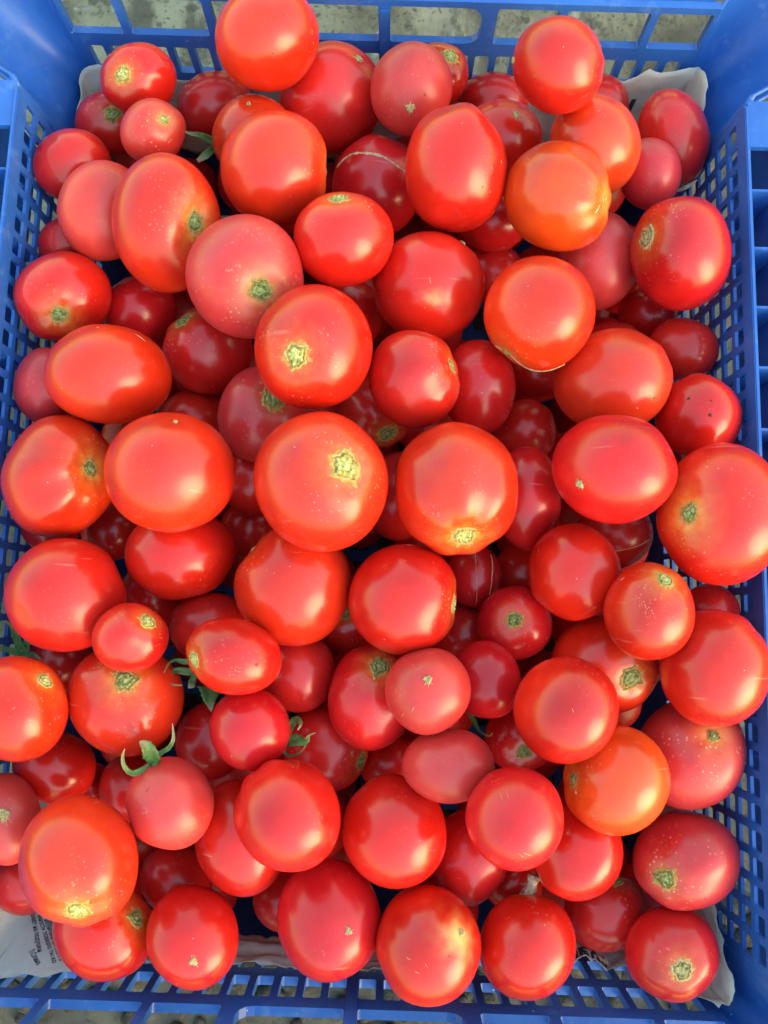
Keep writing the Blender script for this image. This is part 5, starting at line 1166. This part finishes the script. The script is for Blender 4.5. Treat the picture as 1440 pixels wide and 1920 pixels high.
for ti, seps in CALYXES.items():
    t = tomato_objs[ti]
    root = Vector(seps[0][0][0])
    # small green hub that the sepals grow from
    bm = bmesh.new()
    bmesh.ops.create_icosphere(bm, subdivisions=2, radius=0.0024)
    for v_ in bm.verts:
        v_.co *= 1 + 0.25 * noise.noise(v_.co * 700)
        v_.co += root - t.location
    me = bpy.data.meshes.new("calyx"); bm.to_mesh(me); bm.free(); me.materials.append(M_LEAF)
    at = me.attributes.new('along', 'FLOAT', 'POINT')
    hub = bpy.data.objects.new("calyx", me); COL.objects.link(hub); hub.parent = t
    for pts, wid in seps:
        sepal(pts, wid, hub, t.location)
for label, seps in LOOSE_SEPALS:
    root = Vector(seps[0][0][0])
    e = bpy.data.objects.new("loose_calyx", None); COL.objects.link(e); e.location = root
    e.empty_display_size = 0.005
    tag(e, label, "sepals" if len(seps) > 1 else "sepal")
    for pts, wid in seps:
        sepal(pts, wid, e, root, mat=M_STALK if label.startswith('dried') else None)

# ------------------------------------------------------------------ newspaper
ALLC = np.array([fr.c for fr in FRUITS] + [(x, y, z) for x, y, z, r, _l in BURIED])
INV = [np.linalg.inv(fr.A) for fr in FRUITS]
def clear_of_fruit(p):
    p = np.array(p)
    for it in range(3):
        for fr, iv in zip(FRUITS, INV):
            d = p - fr.c
            if abs(d[0]) > .04 or abs(d[1]) > .04 or abs(d[2]) > .04: continue
            q = d @ iv
            r_ = np.linalg.norm(q)
            if r_ < 1.008:
                # slide out along the short way, away from the fruit
                p = fr.c + d / max(r_, 1e-4) * 1.008
    return p

def wall_path(pts, n):
    P = [Vector((a, b, 0)) for a, b in pts]
    seg = [(b - a).length for a, b in zip(P, P[1:])]
    tot = sum(seg); out = []
    for i in range(n + 1):
        s = tot * i / n; k = 0
        while k < len(seg) - 1 and s > seg[k]:
            s -= seg[k]; k += 1
        out.append(P[k].lerp(P[k + 1], min(1, s / seg[k])))
    # round the corner
    for _ in range(6):
        out = [out[0]] + [(out[i - 1] + out[i] * 2 + out[i + 1]) / 4 for i in range(1, n)] + [out[-1]]
    return out, tot

def interp(xs, t):
    for (a, va), (b, vb) in zip(xs, xs[1:]):
        if t <= b:
            k = (t - a) / (b - a) if b > a else 0
            return va + (vb - va) * smooth(k)
    return xs[-1][1]

class Sheet:
    def __init__(self, pts, n, ztop, lean, depth, seed, slope):
        self.path, self.tot = wall_path(pts, n)
        self.n, self.ztop, self.lean, self.depth, self.slope = n, ztop, lean, depth, slope
        self.seed = seed
        self.m = 16
    def raw(self, u, v):
        """u along the wall 0..1, v from the torn edge (0) down into the crate (1)"""
        x = max(0, min(self.n - 1e-6, u * self.n)); i = int(x); t = x - i
        p = self.path[i].lerp(self.path[i + 1], t)
        tan = (self.path[min(i + 2, self.n)] - self.path[max(i - 1, 0)]).normalized()
        inn = Vector((-tan.y, tan.x, 0))
        if inn.dot(-p) < 0: inn = -inn
        jag = 0.0017 * noise.noise(Vector((u * 60, self.seed, 0))) + 0.0008 * noise.noise(Vector((u * 190, self.seed, 3)))
        z0 = interp(self.ztop, u) + jag
        dd = interp(self.depth, u); ln = interp(self.lean, u); sl = interp(self.slope, u)
        cr = abs(noise.noise(Vector((u * 22 + v * 3, v * 6 - u * 4, self.seed + 7))))
        wave = -0.0020 * max(0, 0.22 - cr) / 0.22 + 0.0026 * noise.noise(Vector((u * 9, v * 2.5, self.seed))) + 0.0010 * noise.noise(Vector((u * 25, v * 6, self.seed)))
        s = v * dd
        inn_d = ln + s * math.sin(sl) + 0.35 * dd * v * v * math.sin(sl) + wave
        z = z0 - s * math.cos(sl)
        q = p + inn * inn_d
        return Vector((q.x, q.y, max(z, 0.006)))
    def at(self, u, v, lift=0.0):
        i = max(0, min(self.n - 1e-6, u * self.n)); j = max(0, min(self.m - 1e-6, v * self.m))
        a, b = int(i), int(j); s, t = i - a, j - b
        g_ = self.grid
        p = (g_[a][b] * (1 - s) * (1 - t) + g_[a + 1][b] * s * (1 - t) + g_[a][b + 1] * (1 - s) * t + g_[a + 1][b + 1] * s * t)
        if lift:
            du = g_[a + 1][b] - g_[a][b]; dv = g_[a][b + 1] - g_[a][b]
            nn = du.cross(dv).normalized()
            if nn.dot(Vector(CAM) - p) < 0: nn = -nn
            p = p + nn * lift
        return p
    def build(self, label):
        n, m = self.n, self.m
        self.grid = [[Vector(clear_of_fruit(self.raw(i / n, j / m))) for j in range(m + 1)] for i in range(n + 1)]
        for _ in range(2):
            G = self.grid
            self.grid = [[(G[i][j] * 4 + G[max(i - 1, 0)][j] + G[min(i + 1, n)][j] + G[i][max(j - 1, 0)] + G[i][min(j + 1, m)]) / 8 if 0 < i < n and 0 < j < m else G[i][j] for j in range(m + 1)] for i in range(n + 1)]
        vs_ = [p for row in self.grid for p in row]
        fs_ = [(i * (m + 1) + j, (i + 1) * (m + 1) + j, (i + 1) * (m + 1) + j + 1, i * (m + 1) + j + 1) for i in range(n) for j in range(m)]
        o = mesh_obj("newspaper", vs_, fs_, M_PAPER)
        md = o.modifiers.new("thickness", 'SOLIDIFY'); md.thickness = 0.00025; md.offset = -1
        tag(o, label, "newspaper", "torn newspaper lining the crate")
        self.obj = o
        return o
    def text(self, body, u0, v0, du, dv, size, mat, name="printed_text", bold=0.0):
        """lettering laid on the sheet: baseline direction (du, dv) in metres-per-metre of sheet"""
        c = bpy.data.curves.new("lettering", 'FONT')
        c.body = body; c.size = size; c.offset = bold; c.resolution_u = 3
        t = bpy.data.objects.new("lettering", c); COL.objects.link(t)
        dg = bpy.context.evaluated_depsgraph_get()
        me0 = bpy.data.meshes.new_from_object(t.evaluated_get(dg))
        bpy.data.objects.remove(t)
        L_ = math.hypot(du, dv); ex = (du / L_, dv / L_); ey = (ex[1], -ex[0])
        vs_ = []
        for v_ in me0.vertices:
            x, y = v_.co.x, v_.co.y
            uu = u0 + (ex[0] * x + ey[0] * y) / self.tot
            vv = v0 + (ex[1] * x + ey[1] * y) / interp(self.depth, max(0, min(1, uu)))
            vs_.append(self.at(uu, vv, 0.0003))
        o = mesh_obj(name, vs_, [tuple(p_.vertices) for p_ in me0.polygons], mat, self.obj, smooth=False)
        bpy.data.meshes.remove(me0)
        return o
    def drop_text(self, body, start, end, height, mat, name="printed_text", bold=0.0):
        """one line of print from start to end on the sheet, laid square to the paper there"""
        from mathutils.bvhtree import BVHTree
        n, m = self.n, self.m
        tree = BVHTree.FromPolygons([p for r_ in self.grid for p in r_], [(i * (m + 1) + j, (i + 1) * (m + 1) + j, (i + 1) * (m + 1) + j + 1, i * (m + 1) + j + 1) for i in range(n) for j in range(m)])
        a, b = Vector(start), Vector(end)
        ex = (b - a).normalized()
        nn = tree.find_nearest((a + b) / 2)[1]
        if nn.z < 0: nn = -nn
        nn = (nn - ex * nn.dot(ex)).normalized()
        ey = nn.cross(ex)
        c = bpy.data.curves.new("lettering", 'FONT')
        c.body = body; c.size = 1.0; c.offset = bold; c.resolution_u = 2
        t = bpy.data.objects.new("lettering", c); COL.objects.link(t)
        me0 = bpy.data.meshes.new_from_object(t.evaluated_get(bpy.context.evaluated_depsgraph_get()))
        bpy.data.objects.remove(t)
        xs = [v_.co.x for v_ in me0.vertices]; wd = max(xs) - min(xs)
        k = (b - a).length / wd
        vs_ = []
        for v_ in me0.vertices:
            p = a + ex * ((v_.co.x - min(xs)) * k) + ey * (v_.co.y * height)
            h = tree.ray_cast(p + nn * 0.02, -nn)
            q = (h[0] if h[0] is not None else tree.find_nearest(p)[0]) + nn * 0.00035
            vs_.append(q)
        o = mesh_obj(name, vs_, [tuple(p_.vertices) for p_ in me0.polygons], mat, self.obj, smooth=False)
        bpy.data.meshes.remove(me0)
        return o
    def patch(self, u0, u1, v0, v1, mat, name, lift=0.00015, nu=14, nv=10):
        vs_ = [self.at(u0 + (u1 - u0) * i / nu, v0 + (v1 - v0) * j / nv, lift) for i in range(nu + 1) for j in range(nv + 1)]
        fs_ = [(i * (nv + 1) + j, (i + 1) * (nv + 1) + j, (i + 1) * (nv + 1) + j + 1, i * (nv + 1) + j + 1) for i in range(nu) for j in range(nv)]
        return mesh_obj(name, vs_, fs_, mat, self.obj)

# far end: from the left wall round the back to the right wall
far = Sheet([(-0.1768, 0.165), (-0.1768, 0.2400), (0.1765, 0.2400), (0.1768, 0.205)], 150,
            [(0, .125), (.05, .139), (.14, .143), (.2, .150), (.3, .141), (.45, .139), (.6, .137), (.72, .139), (.785, .134), (.83, .154), (.865, .160), (.92, .163), (.955, .171), (.985, .168), (1, .150)],
            [(0, .002), (.1, .003), (.75, .003), (.79, .010), (.84, .004), (1, .003)],
            [(0, .06), (1, .06)], 1.0, [(0, .12), (.5, .10), (.78, .25), (.85, .25), (1, .1)])
far.build("torn white newspaper standing along the back wall behind the tomatoes")
far.text("Н", .835, .42, 1, .2, .012, M_INK, bold=.0008)
far.text("и", .875, .36, 1, .1, .010, M_INK, bold=.0008)

left = Sheet([(-0.1755, -0.165), (-0.1755, -0.2405), (0.03, -0.2405)], 110,
             [(0, .145), (.12, .156), (.27, .158), (.36, .157), (.44, .150), (.50, .143), (.60, .1375), (1, .1365)],
             [(0, .002), (.2, .002), (.4, .003), (1, .002)],
             [(0, .03), (.15, .042), (.40, .042), (.52, .022), (1, .020)], 5.0, [(0, .3), (.15, .6), (.3, .8), (.42, .75), (.55, .25), (1, .15)])
left.build("printed newspaper sheet spread in the front left corner and along the front wall")

right = Sheet([(0.085, -0.2400), (0.1760, -0.2400), (0.1760, -0.165)], 80,
              [(0, .143), (.10, .149), (.20, .150), (.29, .131), (.38, .146), (.50, .166), (.62, .170), (.75, .152), (1, .120)],
              [(0, .003), (.16, .014), (.28, .005), (1, .002)],
              [(0, .018), (.25, .022), (.4, .030), (1, .045)], 9.0, [(0, .3), (.25, .35), (.4, .2), (1, .15)])
right.build("crumpled newspaper sheet with torn edge under the front right corner tomato")
right.text("шина", .10, .30, 1, 0, .009, M_INK, bold=.0004)

for body, a, b, h in (
        ("Л.Олина", (-0.1556, -0.2302, 0.1518), (-0.1499, -0.2346, 0.1549), .0034),
        ("шает на подушки", (-0.1602, -0.2160, 0.1428), (-0.1512, -0.2303, 0.1517), .0032),
        ("мность повезло ты ко", (-0.1575, -0.2175, 0.1416), (-0.1432, -0.2341, 0.1534), .0032),
        ("г непонятный прочесать я", (-0.1544, -0.2180, 0.1418), (-0.1406, -0.2337, 0.1519), .0032),
        ("какие слова они лежали", (-0.1512, -0.2190, 0.1419), (-0.1392, -0.2330, 0.1504), .0032)):
    left.drop_text(body, a, b, h, M_INK, bold=.012)
